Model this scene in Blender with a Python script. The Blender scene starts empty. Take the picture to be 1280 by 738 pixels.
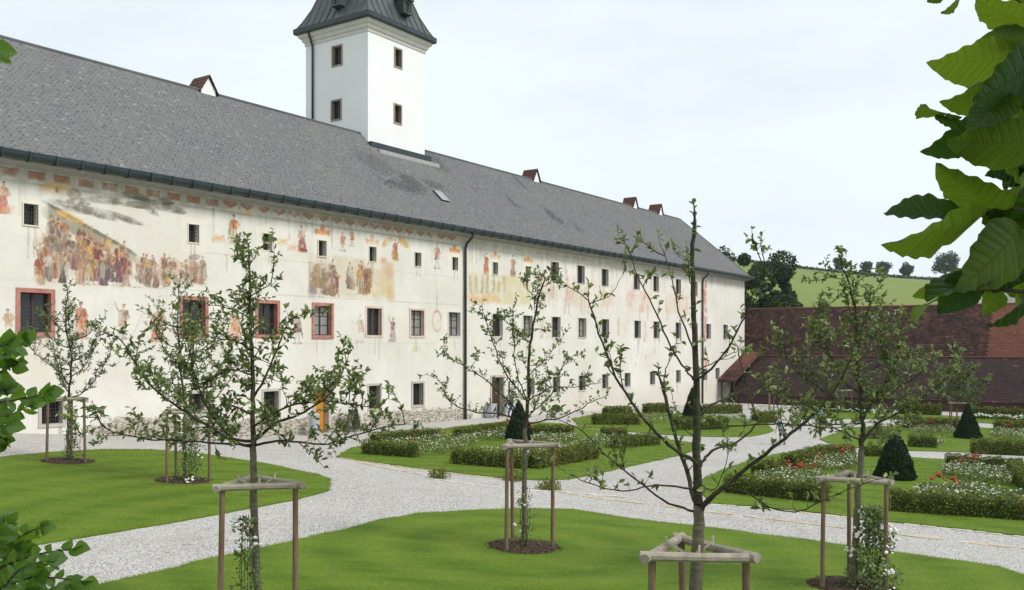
import bpy, bmesh, math, random
import numpy as np
from mathutils import Vector, Matrix
from mathutils.geometry import delaunay_2d_cdt
R = math.radians
scene = bpy.context.scene
# ------------------------------------------------------------------ camera, sky, sun, exposure
F, CX, HY, CZ = 1160.0, 640.0, 430.0, 4.8
cam_d = bpy.data.cameras.new('camera'); cam = bpy.data.objects.new('camera', cam_d)
scene.collection.objects.link(cam); scene.camera = cam
cam.location = (0, 0, CZ); cam.rotation_euler = (R(90), 0, 0)
cam_d.sensor_width = 36.0; cam_d.lens = F / 1280 * 36; cam_d.shift_y = (HY - 369) / 1280
cam_d.clip_start = 0.05; cam_d.clip_end = 6000
SUN_EL, SUN_AZ = 50.0, 112.0          # azimuth clockwise from +Y (view direction): from the right, a little behind
world = bpy.data.worlds.new('World'); scene.world = world; world.use_nodes = True
wn = world.node_tree; wn.nodes.clear()
w_out = wn.nodes.new('ShaderNodeOutputWorld'); w_bg = wn.nodes.new('ShaderNodeBackground')
sky = wn.nodes.new('ShaderNodeTexSky'); sky.sky_type = 'NISHITA'; sky.sun_disc = False
sky.sun_elevation = R(SUN_EL); sky.sun_rotation = R(SUN_AZ); sky.air_density = 1.0; sky.dust_density = 2.0
w_tc = wn.nodes.new('ShaderNodeTexCoord'); w_map = wn.nodes.new('ShaderNodeMapping'); w_map.inputs['Scale'].default_value = (1, 1, 3.0)
w_no = wn.nodes.new('ShaderNodeTexNoise'); w_no.inputs['Scale'].default_value = 1.7; w_no.inputs['Detail'].default_value = 7; w_no.inputs['Roughness'].default_value = 0.55
w_rp = wn.nodes.new('ShaderNodeValToRGB'); w_rp.color_ramp.elements[0].position = 0.32; w_rp.color_ramp.elements[0].color = (.66, .66, .66, 1)
w_rp.color_ramp.elements[1].position = 0.62; w_rp.color_ramp.elements[1].color = (.94, .94, .94, 1)
w_mix = wn.nodes.new('ShaderNodeMix'); w_mix.data_type = 'RGBA'; w_mix.inputs['B'].default_value = (8.2, 8.9, 9.3, 1)
wn.links.new(w_tc.outputs['Generated'], w_map.inputs['Vector']); wn.links.new(w_map.outputs[0], w_no.inputs['Vector'])
wn.links.new(w_no.outputs['Fac'], w_rp.inputs['Fac']); wn.links.new(w_rp.outputs['Color'], w_mix.inputs['Factor'])
wn.links.new(sky.outputs[0], w_mix.inputs['A']); wn.links.new(w_mix.outputs['Result'], w_bg.inputs['Color'])
w_bg.inputs['Strength'].default_value = 0.1
wn.links.new(w_bg.outputs[0], w_out.inputs['Surface'])
sun_d = bpy.data.lights.new('sun', 'SUN'); sun_d.energy = 2.4; sun_d.angle = R(15); sun_d.color = (1, .965, .92)
sun = bpy.data.objects.new('sun', sun_d); scene.collection.objects.link(sun)
sv = Vector((math.sin(R(SUN_AZ)) * math.cos(R(SUN_EL)), math.cos(R(SUN_AZ)) * math.cos(R(SUN_EL)), math.sin(R(SUN_EL))))
sun.rotation_euler = sv.to_track_quat('Z', 'Y').to_euler(); sun.location = (60, -20, 80)
vs = scene.view_settings; vs.view_transform = 'Standard'; vs.look = 'None'; vs.gamma = 1; vs.exposure = 0.25; vs.use_curve_mapping = False
try: scene.display_settings.display_device = 'sRGB'
except Exception: pass
C = bpy.context.collection
rng = np.random.default_rng(7); random.seed(7)

# ------------------------------------------------------------------ geometry of the place
ang = math.atan(790 / F)
DV = np.array([math.sin(ang), math.cos(ang)]); NV = np.array([-DV[1], DV[0]])   # along the facade, into the building
P0 = np.array([(579.5 - 640) / F * 59.2, 59.2])
def fac(px, py, off=0.0):
    r = (px - CX) / F; p = P0 + NV * off
    t = (r * p[1] - p[0]) / (DV[0] - r * DV[1]); Y = p[1] + t * DV[1]
    return t, CZ + (HY - py) / F * Y
def P(px, py, Y): return Vector(((px - CX) / F * Y, Y, CZ + (HY - py) / F * Y))
TC = np.array([(.25,19.5,.5),(1.9,9.6,.5),(-3.6,13.1,.75),(6.3,17,.35),(-13.9,29,1.1),(-9.3,26.6,.9),(-19,35.2,1.46),(-16.5,39.5,.82),(-12.8,45,.19),(-10.7,48,.12),(-3.1,59.2,0),(20.9,94.4,-1.14),(14.4,34.8,-.25),(27,55,-.9),(43,79,-1.2),(-40,30,1.6),(-40,0,1.2),(40,0,.3),(60,40,-.6),(0,-20,.6),(-40,80,.5),(0,120,-1.2),(80,100,-1.3)])
def TK(d): return np.where(d > 1e-9, d * d * np.log(np.maximum(d, 1e-9)), 0)
def tfit():
    n = len(TC); A = np.zeros((n+3, n+3)); d = np.hypot(TC[:,None,0]-TC[None,:,0], TC[:,None,1]-TC[None,:,1])
    A[:n,:n] = TK(d) + np.eye(n)*20; A[:n,n] = 1; A[:n,n+1:] = TC[:,:2]; A[n:,:n] = A[:n,n:].T
    return np.linalg.solve(A, np.r_[TC[:,2],0,0,0])
TW = tfit()
def terr(x, y):
    x = np.asarray(x, float); y = np.asarray(y, float); n = len(TC)
    d = np.hypot(x[...,None]-TC[:,0], y[...,None]-TC[:,1])
    return TK(d) @ TW[:n] + TW[n] + TW[n+1]*x + TW[n+2]*y
def tz(x, y): return float(terr(x, y))
def G(px, py):
    z = 0.0
    for i in range(40):
        Y = F*(CZ-z)/(py-HY); X = (px-CX)/F*Y; z = .5*z + .5*tz(X, Y)
    return X, Y, z

# ------------------------------------------------------------------ helpers
def tag(o, label=None, cat=None, group=None, kind=None):
    if label: o['label'] = label
    if cat: o['category'] = cat
    if group: o['group'] = group
    if kind: o['kind'] = kind
    return o
def link(name, me, mat=None, parent=None):
    o = bpy.data.objects.new(name, me); C.objects.link(o)
    if mat is not None and me is not None: me.materials.append(mat)
    if parent is not None: o.parent = parent
    return o
def empty(name, loc=(0,0,0), rz=0.0, label=None, cat=None, group=None):
    o = bpy.data.objects.new(name, None); C.objects.link(o); o.location = loc; o.rotation_euler = (0,0,rz); o.empty_display_size = .3
    return tag(o, label, cat, group)
def mesh_np(V, Fs, col=None, smooth=False, attrs=None, name='m'):
    V = np.asarray(V, np.float32); me = bpy.data.meshes.new(name)
    if not isinstance(Fs, (list, tuple)): Fs = [Fs]
    Fs = [np.asarray(f, np.int32) for f in Fs if len(f)]
    me.vertices.add(len(V)); me.vertices.foreach_set('co', V.ravel())
    loops = np.concatenate([f.ravel() for f in Fs]); sizes = np.concatenate([np.full(len(f), f.shape[1], np.int32) for f in Fs])
    me.loops.add(len(loops)); me.loops.foreach_set('vertex_index', loops)
    me.polygons.add(len(sizes)); me.polygons.foreach_set('loop_start', np.r_[0, np.cumsum(sizes)[:-1]].astype(np.int32))
    if smooth: me.polygons.foreach_set('use_smooth', np.ones(len(sizes), bool))
    me.update(calc_edges=True)
    if col is not None:
        a = me.color_attributes.new('Col', 'FLOAT_COLOR', 'POINT'); c = np.ones((len(V), 4), np.float32)
        col = np.asarray(col)
        if col.ndim == 1: c[:, 0] = c[:, 1] = c[:, 2] = col
        else: c[:, :col.shape[1]] = col
        a.data.foreach_set('color', c.ravel())
    for k, v in (attrs or {}).items():
        a = me.attributes.new(k, 'FLOAT', 'POINT'); a.data.foreach_set('value', np.asarray(v, np.float32))
    return me
class MB:
    def __init__(s): s.v = []; s.f = []
    def quad(s, a, b, c, d):
        n = len(s.v); s.v += [tuple(a), tuple(b), tuple(c), tuple(d)]; s.f.append((n, n+1, n+2, n+3)); return s
    def poly(s, pts):
        n = len(s.v); s.v += [tuple(p) for p in pts]; s.f.append(tuple(range(n, n+len(pts)))); return s
    def box(s, x0, x1, y0, y1, z0, z1):
        n = len(s.v); s.v += [(x0,y0,z0),(x1,y0,z0),(x1,y1,z0),(x0,y1,z0),(x0,y0,z1),(x1,y0,z1),(x1,y1,z1),(x0,y1,z1)]
        s.f += [tuple(n+i for i in q) for q in ((0,3,2,1),(4,5,6,7),(0,1,5,4),(1,2,6,5),(2,3,7,6),(3,0,4,7))]; return s
    def tube(s, pts, rad, sides=8, cap=True):
        pts = [Vector(p) for p in pts]; n0 = len(s.v); m = len(pts)
        if not hasattr(rad, '__len__'): rad = [rad]*m
        up = Vector((0.13, 0.31, 0.94))
        for i, p in enumerate(pts):
            t = (pts[min(i+1, m-1)] - pts[max(i-1, 0)]).normalized()
            u = t.cross(up)
            if u.length < .05: u = t.cross(Vector((1, .2, 0)))
            u.normalize(); w = t.cross(u)
            for k in range(sides):
                a = 2*math.pi*k/sides; s.v.append(tuple(p + (u*math.cos(a) + w*math.sin(a))*rad[i]))
        for i in range(m-1):
            for k in range(sides):
                k2 = (k+1) % sides; s.f.append((n0+i*sides+k, n0+i*sides+k2, n0+(i+1)*sides+k2, n0+(i+1)*sides+k))
        if cap:
            s.f.append(tuple(n0+k for k in range(sides))[::-1]); s.f.append(tuple(n0+(m-1)*sides+k for k in range(sides)))
        return s
    def prism(s, pts, y0, y1):      # polygon in x,z extruded along y
        n = len(s.v); m = len(pts)
        s.v += [(p[0], y0, p[1]) for p in pts] + [(p[0], y1, p[1]) for p in pts]
        s.f.append(tuple(range(n, n+m))); s.f.append(tuple(range(n+m, n+2*m))[::-1])
        for i in range(m):
            j = (i+1) % m; s.f.append((n+i, n+m+i, n+m+j, n+j))
        return s
    def mesh(s, smooth=False, fix=True):
        me = bpy.data.meshes.new('m'); me.from_pydata(s.v, [], s.f)
        if fix:
            bm = bmesh.new(); bm.from_mesh(me); bmesh.ops.recalc_face_normals(bm, faces=bm.faces); bm.to_mesh(me); bm.free()
        if smooth: me.polygons.foreach_set('use_smooth', [True]*len(me.polygons))
        me.update(); return me
    def build(s, name, mat, parent=None, smooth=False, fix=True): return link(name, s.mesh(smooth, fix), mat, parent)
def unit(v): return v / np.maximum(np.linalg.norm(v, axis=-1, keepdims=True), 1e-9)
def rvec(n, r=rng): return unit(r.normal(size=(n, 3)))
def leaf_cards(Pt, dr, nr, L, Wd, fold=.18, droop=.12):
    n = len(Pt); x = unit(dr); y = unit(np.cross(nr, x)); z = np.cross(x, y)
    L = np.broadcast_to(np.asarray(L, float), (n,))[:, None]; Wd = np.broadcast_to(np.asarray(Wd, float), (n,))[:, None]
    V = np.stack([Pt, Pt + .33*L*x + .5*Wd*y + fold*Wd*z, Pt + .72*L*x + .36*Wd*y + fold*.7*Wd*z - .3*droop*L*z,
                  Pt + L*x - droop*L*z, Pt + .72*L*x - .36*Wd*y + fold*.7*Wd*z - .3*droop*L*z, Pt + .33*L*x - .5*Wd*y + fold*Wd*z], 1).reshape(-1, 3)
    b = np.arange(n)[:, None]*6
    return V, np.concatenate([b + np.array([[0, 1, 2, 3]]), b + np.array([[0, 3, 4, 5]])], 0)
def catmull(pts, n):
    pts = [Vector(p) for p in pts]; out = []
    m = len(pts)
    for i in range(m-1):
        p0, p1, p2, p3 = pts[max(i-1, 0)], pts[i], pts[i+1], pts[min(i+2, m-1)]
        for k in range(n):
            t = k/n; out.append(.5*((2*p1) + (p2-p0)*t + (2*p0-5*p1+4*p2-p3)*t*t + (3*p1-p0-3*p2+p3)*t**3))
    out.append(pts[-1]); return out
_ico = None
def ico():
    global _ico
    if _ico is None:
        bm = bmesh.new(); bmesh.ops.create_icosphere(bm, subdivisions=1, radius=1); bm.verts.ensure_lookup_table()
        _ico = (np.array([v.co[:] for v in bm.verts]), np.array([[v.index for v in f.verts] for f in bm.faces])); bm.free()
    return _ico
def blobs(Pt, rad, jit=.25, flat=.7, r=rng):
    v, f = ico(); n = len(Pt); rad = np.broadcast_to(np.asarray(rad, float), (n,))
    V = v[None]*rad[:, None, None]*np.array([1, 1, flat])*(1 + jit*r.uniform(-1, 1, (n, len(v), 1))) + np.asarray(Pt)[:, None, :]
    return V.reshape(-1, 3), (f[None] + (np.arange(n)*len(v))[:, None, None]).reshape(-1, 3), len(v)
def vnoise(shape, cell, r):
    h, w = shape; gh, gw = int(h/cell)+3, int(w/cell)+3; g = r.random((gh, gw))
    y = np.arange(h)/cell; x = np.arange(w)/cell; yi = y.astype(int); xi = x.astype(int); fy = (y-yi)[:, None]; fx = (x-xi)[None]
    fy = fy*fy*(3-2*fy); fx = fx*fx*(3-2*fx)
    a = g[yi][:, xi]; b = g[yi][:, xi+1]; c = g[yi+1][:, xi]; d = g[yi+1][:, xi+1]
    return (a*(1-fx)+b*fx)*(1-fy) + (c*(1-fx)+d*fx)*fy
def in_poly(x, y, poly):
    ins = np.zeros(x.shape, bool); n = len(poly)
    for i in range(n):
        x0, y0 = poly[i]; x1, y1 = poly[(i+1) % n]
        if y0 == y1: continue
        ins ^= ((y0 > y) != (y1 > y)) & (x < (x1-x0)*(y-y0)/(y1-y0)+x0)
    return ins

# ------------------------------------------------------------------ materials
class N:
    def __init__(s, name):
        s.m = bpy.data.materials.new(name); s.m.use_nodes = True; s.t = s.m.node_tree; s.t.nodes.clear()
        s.out = s.t.nodes.new('ShaderNodeOutputMaterial'); s.geo = s.t.nodes.new('ShaderNodeNewGeometry'); s.tc = s.t.nodes.new('ShaderNodeTexCoord')
    def n(s, typ): return s.t.nodes.new('ShaderNode' + typ)
    def put(s, sock, v):
        if hasattr(v, 'is_linked') or isinstance(v, bpy.types.NodeSocket): s.t.links.new(v, sock)
        else: sock.default_value = v if not (isinstance(v, tuple) and len(v) == 3 and sock.type == 'RGBA') else (*v, 1)
    @property
    def pos(s): return s.geo.outputs['Position']
    @property
    def obj(s): return s.tc.outputs['Object']
    def map(s, vec, sc=(1,1,1), rot=(0,0,0)):
        m = s.n('Mapping'); s.put(m.inputs['Vector'], vec); m.inputs['Scale'].default_value = sc; m.inputs['Rotation'].default_value = rot; return m.outputs[0]
    def noise(s, vec, scale, detail=5, rough=.6, dist=0):
        m = s.n('TexNoise'); s.put(m.inputs['Vector'], vec); m.inputs['Scale'].default_value = scale; m.inputs['Detail'].default_value = detail
        m.inputs['Roughness'].default_value = rough; m.inputs['Distortion'].default_value = dist; return m.outputs['Fac']
    def vor(s, vec, scale, feat='F1', out='Distance', rand=1):
        m = s.n('TexVoronoi'); m.feature = feat; s.put(m.inputs['Vector'], vec); m.inputs['Scale'].default_value = scale; m.inputs['Randomness'].default_value = rand; return m.outputs[out]
    def ramp(s, fac, stops):
        m = s.n('ValToRGB'); s.put(m.inputs['Fac'], fac); e = m.color_ramp.elements
        while len(e) < len(stops): e.new(.5)
        for i, (p, c) in enumerate(stops):
            e[i].position = p; e[i].color = (*c, 1) if isinstance(c, tuple) else (c, c, c, 1)
        return m.outputs['Color']
    def mix(s, fac, a, b, mode='MIX'):
        m = s.n('Mix'); m.data_type = 'RGBA'; m.blend_type = mode; s.put(m.inputs['Factor'], fac); s.put(m.inputs['A'], a); s.put(m.inputs['B'], b); return m.outputs['Result']
    def math(s, op, a, b=0.0, clamp=False):
        m = s.n('Math'); m.operation = op; m.use_clamp = clamp; s.put(m.inputs[0], a); s.put(m.inputs[1], b); return m.outputs[0]
    def attr(s, name, out='Color'):
        m = s.n('Attribute'); m.attribute_name = name; return m.outputs[out]
    def sep(s, v):
        m = s.n('SeparateXYZ'); s.put(m.inputs[0], v); return m.outputs
    def bump(s, h, strength=.3, dist=.02):
        m = s.n('Bump'); s.put(m.inputs['Height'], h); m.inputs['Strength'].default_value = strength; m.inputs['Distance'].default_value = dist; return m.outputs[0]
    def bsdf(s, col, rough=.8, normal=None, spec=.3, metal=0.0, transl=None, tfac=.35):
        b = s.n('BsdfPrincipled'); s.put(b.inputs['Base Color'], col); s.put(b.inputs['Roughness'], rough); b.inputs['Metallic'].default_value = metal
        b.inputs['Specular IOR Level'].default_value = spec
        if normal is not None: s.put(b.inputs['Normal'], normal)
        o = b.outputs[0]
        if transl is not None:
            t = s.n('BsdfTranslucent'); s.put(t.inputs['Color'], transl); x = s.n('MixShader'); x.inputs[0].default_value = tfac
            s.t.links.new(o, x.inputs[1]); s.t.links.new(t.outputs[0], x.inputs[2]); o = x.outputs[0]
        s.t.links.new(o, s.out.inputs['Surface']); return s.m
def simple(name, a, b, scale=3, rough=.8, bump=.15, spec=.3, metal=0.0, stretch=(1,1,1), dist=.02):
    k = N(name); v = k.map(k.pos, stretch); f = k.noise(v, scale, 6, .65); f2 = k.noise(v, scale*9, 3)
    c = k.mix(k.ramp(f, [(.3, 0.0), (.7, 1.0)]), a, b)
    return k.bsdf(c, rough, k.bump(k.math('ADD', f, k.math('MULTIPLY', f2, .5)), bump, dist), spec, metal)
def foliage(name, dark, light, scale=.9, transl=None, tfac=.3, rough=.55, spec=.35):
    k = N(name); a = k.sep(k.attr('Col'))[0]; f = k.noise(k.pos, scale, 3)
    v = k.math('POWER', k.math('ADD', k.math('MULTIPLY', a, .85), k.math('MULTIPLY', k.math('SUBTRACT', f, .40), .8), True), 1.35)
    c = k.mix(v, dark, light)
    return k.bsdf(c, rough, None, spec, transl=k.mix(.5, c, transl) if transl else None, tfac=tfac)
M = {}
# gravel
k = N('gravel'); big = k.noise(k.pos, .12, 5, .6); mid = k.noise(k.pos, 1.3, 5); v1 = k.vor(k.pos, 40, 'F1', 'Color'); vd = k.vor(k.pos, 40); v2 = k.sep(v1)[0]
c = k.ramp(v2, [(0, (.10, .096, .09)), (.2, (.27, .26, .245)), (.6, (.43, .415, .39)), (1, (.66, .64, .61))])
c = k.mix(k.math('MULTIPLY', k.ramp(mid, [(.42, 0.0), (.72, 1.0)]), .5), c, (.30, .278, .24)); c = k.mix(k.math('MULTIPLY', k.ramp(big, [(.42, 0.0), (.65, 1.0)]), .4), c, (.48, .46, .43))
M['gravel'] = k.bsdf(c, .9, k.bump(vd, .6, .02), .2)
M['pebble'] = None
k = N('pebble'); a = k.sep(k.attr('Col'))[0]
M['pebble'] = k.bsdf(k.ramp(a, [(0, (.12, .115, .11)), (.3, (.29, .28, .265)), (.7, (.45, .435, .41)), (1, (.68, .66, .63))]), .85, None, .25)
# lawn, with mowing arcs round the middle tree, blade-lean sheen painted as colour
def lawn_col(k):
    T3 = (.25, 19.5)
    p = k.sep(k.pos); dx = k.math('SUBTRACT', p[0], T3[0]); dy = k.math('SUBTRACT', p[1], T3[1])
    d = k.math('SQRT', k.math('ADD', k.math('MULTIPLY', dx, dx), k.math('MULTIPLY', dy, dy)))
    w = k.noise(k.pos, .25, 3); d = k.math('ADD', d, k.math('MULTIPLY', w, .7))
    s = k.math('SINE', k.math('MULTIPLY', d, 4.1)); s = k.math('MULTIPLY', k.math('ADD', s, 1.0), .5)
    n1 = k.noise(k.map(k.pos, (.7, 2.6, 1)), .8, 7, .68); n2 = k.noise(k.map(k.pos, (1, 1.7, 1)), 2.6, 7, .72); n3 = k.math('ADD', k.math('MULTIPLY', k.noise(k.pos, 60, 3, .7), .6), k.math('MULTIPLY', k.noise(k.map(k.pos, (1, 1.8, 1)), 14, 4, .7), .4))
    c = k.mix(k.ramp(n1, [(.38, 0.0), (.64, 1.0)]), (.064, .126, .008), (.142, .226, .018))
    c = k.mix(k.math('MULTIPLY', s, .50), c, (.195, .265, .032))
    c = k.mix(k.math('MULTIPLY', k.ramp(n2, [(.48, 0.0), (.75, 1.0)]), .55), c, (.15, .185, .018))
    return c, n2, n3
k = N('lawn'); c, n2, n3 = lawn_col(k); c = k.mix(k.ramp(n3, [(.40, .75), (.60, 0.0)]), c, (.052, .098, .008))
M['lawn'] = k.bsdf(c, .85, k.bump(n3, .7, .03), .15)
k = N('grass_blades'); c, n2, n3 = lawn_col(k); a = k.sep(k.attr('Col'))[0]; c = k.mix(k.math('MULTIPLY', a, .4), c, (.185, .25, .032))
M['grass'] = k.bsdf(c, .6, None, .25, transl=(.30, .42, .05), tfac=.45)
M['soil'] = simple('mulch_soil', (.028, .017, .010), (.075, .045, .028), 14, .95, .6)
M['bark_chip'] = simple('bark_chips', (.035, .02, .012), (.12, .075, .05), 20, .9, .4)
k = N('field'); n1 = k.noise(k.map(k.pos, (.004, .004, .01)), 1, 5); n2 = k.noise(k.map(k.pos, (.5, .03, .03), (0, 0, R(25))), .6, 4); py_ = k.sep(k.pos)[1]
c = k.mix(k.ramp(n1, [(.4, 0.0), (.62, 1.0)]), (.135, .180, .042), (.185, .225, .062)); c = k.mix(k.math('MULTIPLY', n2, .5), c, (.125, .165, .038))
c = k.mix(k.math('GREATER_THAN', k.math('ADD', py_, k.math('MULTIPLY', n2, 6)), 425), c, (.26, .25, .10))
M['field'] = k.bsdf(c, .9, None, .1)
# plaster of the long facade with its faded paintings and the bare rubble at its foot
k = N('painted_plaster'); ob = k.obj; sx = k.sep(ob)
n1 = k.noise(ob, .35, 6, .62); n2 = k.noise(ob, 2.2, 6, .65); st = k.noise(k.map(ob, (1.6, 1, .16)), 1.3, 5, .6); n4 = k.noise(ob, 22, 3); 
c = k.mix(k.ramp(n1, [(.32, 0.0), (.66, 1.0)]), (.648, .610, .530), (.748, .722, .664))
c = k.mix(k.math('MULTIPLY', k.ramp(n2, [(.50, 0.0), (.74, 1.0)]), .35), c, (.64, .59, .49))
c = k.mix(k.math('MULTIPLY', k.ramp(st, [(.50, 0.0), (.78, 1.0)]), .36), c, (.58, .56, .52))
# plaster darker towards the eaves and the foot, edges broken by noise
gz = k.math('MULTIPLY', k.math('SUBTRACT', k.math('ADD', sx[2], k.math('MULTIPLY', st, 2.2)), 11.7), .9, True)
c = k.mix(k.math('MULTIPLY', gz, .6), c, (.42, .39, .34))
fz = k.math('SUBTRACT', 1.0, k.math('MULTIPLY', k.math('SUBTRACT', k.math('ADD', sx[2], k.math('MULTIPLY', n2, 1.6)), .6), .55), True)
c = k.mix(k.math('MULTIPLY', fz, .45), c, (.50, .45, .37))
fr = k.n('Attribute'); fr.attribute_name = 'Col'; c = k.mix(fr.outputs['Alpha'], c, fr.outputs['Color'])
sm = k.attr('stone', 'Fac'); sv_ = k.map(ob, (4.2, 4.2, 12.0)); ve = k.vor(sv_, 1.35, 'DISTANCE_TO_EDGE'); vc = k.sep(k.vor(sv_, 1.35, 'F1', 'Color'))[0]
sc_ = k.ramp(vc, [(0, (.15, .125, .095)), (.45, (.36, .32, .25)), (1, (.62, .57, .48))]); sc_ = k.mix(k.ramp(ve, [(0.0, 1.0), (.07, 0.0)]), sc_, (.56, .52, .44))
smm = k.ramp(k.math('ADD', sm, k.math('MULTIPLY', k.math('SUBTRACT', n2, .5), .9)), [(.42, 0.0), (.55, 1.0)])
c = k.mix(smm, c, sc_)
hh = k.math('ADD', k.math('MULTIPLY', k.math('MULTIPLY', k.ramp(ve, [(0.0, 0.0), (.12, 1.0)]), smm), 2.2), k.math('ADD', n2, k.math('MULTIPLY', n4, .4)))
M['facade'] = k.bsdf(c, .92, k.bump(hh, .5, .03), .12)
M['plaster'] = simple('plain_plaster', (.65, .60, .50), (.75, .715, .635), .8, .92, .12, .12)
M['tower_white'] = simple('white_render', (.78, .785, .78), (.84, .845, .84), .5, .9, .06, .15)
M['cornice'] = simple('cornice_plaster', (.60, .575, .53), (.68, .655, .61), 2, .9, .1, .15)
M['stone'] = simple('pale_stone', (.40, .37, .32), (.54, .50, .44), 4, .9, .2, .15)
M['red_frame'] = simple('red_painted_stone', (.34, .135, .11), (.50, .255, .21), 3.5, .9, .2, .15)
M['pink_frame'] = simple('faded_pink_stone', (.60, .43, .37), (.68, .56, .48), 3.5, .9, .2, .15)
M['tower_frame'] = simple('tower_stone_frame', (.25, .21, .16), (.36, .31, .24), 4, .9, .2, .15)
M['wood_dark'] = simple('dark_window_wood', (.045, .028, .018), (.08, .05, .032), 8, .6, .1)
M['iron'] = simple('window_iron', (.03, .03, .03), (.06, .055, .05), 8, .6, .1)
k = N('dark_glass'); f = k.noise(k.pos, .9, 2); M['glass'] = k.bsdf(k.mix(f, (.008, .009, .01), (.03, .033, .036)), .08, k.bump(k.noise(k.pos, 2.5, 2), .08, .02), .5)
k = N('sky_pale_glass'); f = k.noise(k.map(k.pos, (6, 6, .6)), 3, 3); M['pale_glass'] = k.bsdf(k.mix(f, (.16, .16, .155), (.36, .36, .345)), .12, None, .5)  # pale panes: sky reflection put into the colour, with curtain-like folds
k = N('slate'); a = k.sep(k.attr('Col')); ob = k.obj; n1 = k.noise(ob, .28, 5, .6); n2 = k.noise(ob, 9, 4, .6)
c = k.ramp(a[0], [(0, (.095, .099, .101)), (.45, (.150, .155, .157)), (.85, (.190, .194, .195)), (1, (.27, .27, .265))])
c = k.mix(k.math('MULTIPLY', k.ramp(n1, [(.40, 0.0), (.68, 1.0)]), .45), c, (.195, .195, .180)); c = k.mix(k.math('MULTIPLY', k.ramp(n2, [(.52, 0.0), (.72, 1.0)]), .22), c, (.22, .22, .21))
c = k.mix(k.math('MULTIPLY', a[1], .75), c, (.045, .047, .047))
M['slate'] = k.bsdf(c, .62, k.bump(n2, .3, .01), .35)
M['lead'] = simple('dark_patinated_metal', (.012, .022, .026), (.030, .045, .048), 1.2, .42, .08, .5)
M['eave_board'] = simple('grey_eave_board', (.30, .295, .28), (.40, .39, .37), 3, .8, .15)
k = N('tower_roof_metal'); n1 = k.noise(k.pos, .7, 5); c = k.mix(k.ramp(n1, [(.3, 0.0), (.7, 1.0)]), (.030, .040, .040), (.070, .084, .080)); M['tower_roof'] = k.bsdf(c, .45, None, .5)
k = N('old_red_tiles'); a = k.sep(k.attr('Col')); n1 = k.noise(k.obj, .22, 5, .65); n2 = k.noise(k.obj, 1.1, 5, .7)
c = k.ramp(a[0], [(0, (.036, .024, .022)), (.5, (.082, .046, .039)), (.85, (.165, .072, .052)), (1, (.30, .125, .065))])
c = k.mix(k.ramp(n2, [(.40, 0.0), (.62, .9)]), c, (.033, .026, .024)); c = k.mix(k.math('MULTIPLY', k.ramp(n1, [(.52, 0.0), (.66, 1.0)]), .40), c, (.13, .055, .038))
c = k.mix(k.math('MULTIPLY', a[1], .8), c, (.27, .105, .068)); c = k.mix(k.math('MULTIPLY', a[2], .7), c, (.036, .027, .025))
M['tile'] = k.bsdf(c, .8, None, .2)
M['ridge_tile'] = simple('ridge_tile', (.10, .04, .03), (.16, .065, .045), 4, .85, .2)
M['red_tile'] = simple('chimney_tile', (.06, .026, .021), (.12, .05, .038), 8, .8, .3)
M['barn_wall'] = simple('barn_brick', (.07, .04, .034), (.12, .07, .058), 3, .9, .3)
M['orange_door'] = simple('ochre_wood', (.50, .20, .018), (.62, .28, .03), 3, .55, .1, .3, stretch=(6, 6, .6))
M['brown_door'] = simple('brown_wood', (.045, .025, .014), (.085, .05, .03), 3, .6, .1, .3, stretch=(6, 6, .6))
M['bin'] = simple('grey_bin_steel', (.36, .375, .40), (.42, .435, .46), 4, .45, .03, .5)
M['black'] = simple('chalkboard', (.012, .013, .013), (.03, .03, .03), 5, .6, .05)
M['sign'] = simple('notice_board', (.62, .62, .60), (.70, .70, .68), 5, .6, .05)
M['post'] = simple('weathered_stake', (.11, .068, .040), (.25, .175, .115), 3, .85, .35, .2, stretch=(9, 9, .7))
M['rail'] = simple('grey_round_rail', (.24, .205, .16), (.40, .355, .29), 3, .85, .35, .2, stretch=(3, 3, 3))
M['tie'] = simple('coir_webbing', (.42, .39, .33), (.55, .52, .45), 12, .9, .2)
k = N('apple_bark'); n1 = k.noise(k.map(k.pos, (1, 1, 4)), 6, 5, .7); n2 = k.noise(k.pos, 1.7, 4)
c = k.mix(k.ramp(n1, [(.35, 0.0), (.65, 1.0)]), (.020, .017, .012), (.080, .069, .048)); c = k.mix(k.math('MULTIPLY', k.ramp(n2, [(.45, 0.0), (.7, 1.0)]), .5), c, (.058, .066, .032))
M['bark'] = k.bsdf(c, .9, k.bump(n1, .5, .01), .15)
k = N('pale_trunk_bark'); n1 = k.noise(k.map(k.pos, (1, 1, 5)), 7, 5, .7); n2 = k.noise(k.pos, 2.5, 4)
c = k.mix(k.ramp(n1, [(.35, 0.0), (.65, 1.0)]), (.085, .074, .050), (.20, .18, .13)); c = k.mix(k.math('MULTIPLY', k.ramp(n2, [(.45, 0.0), (.7, 1.0)]), .5), c, (.15, .15, .085))
M['trunk'] = k.bsdf(c, .9, k.bump(n1, .5, .01), .15)
M['apple_leaf'] = foliage('apple_leaves', (.022, .058, .012), (.290, .345, .120), 1.2, (.32, .42, .08), .30, .40, .5)
M['apple_leaf_dim'] = foliage('apple_leaves_blue_green', (.032, .070, .026), (.270, .325, .150), 1.2, (.28, .38, .10), .30, .40, .5)
M['hedge'] = foliage('box_hedge_leaves', (.034, .058, .008), (.300, .335, .048), 2.0, (.12, .18, .02), .15, .6, .25)
M['hedge_rust'] = foliage('box_hedge_rusty_leaves', (.035, .036, .008), (.290, .200, .038), 2.6, (.14, .13, .02), .15, .6, .25)
M['hedge_core'] = simple('hedge_inner_twigs', (.026, .042, .010), (.045, .064, .016), 9, .9, .5, .1)
M['yew'] = foliage('yew_needles', (.008, .022, .008), (.036, .068, .022), 2.0, None, .1, .65, .2)
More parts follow.
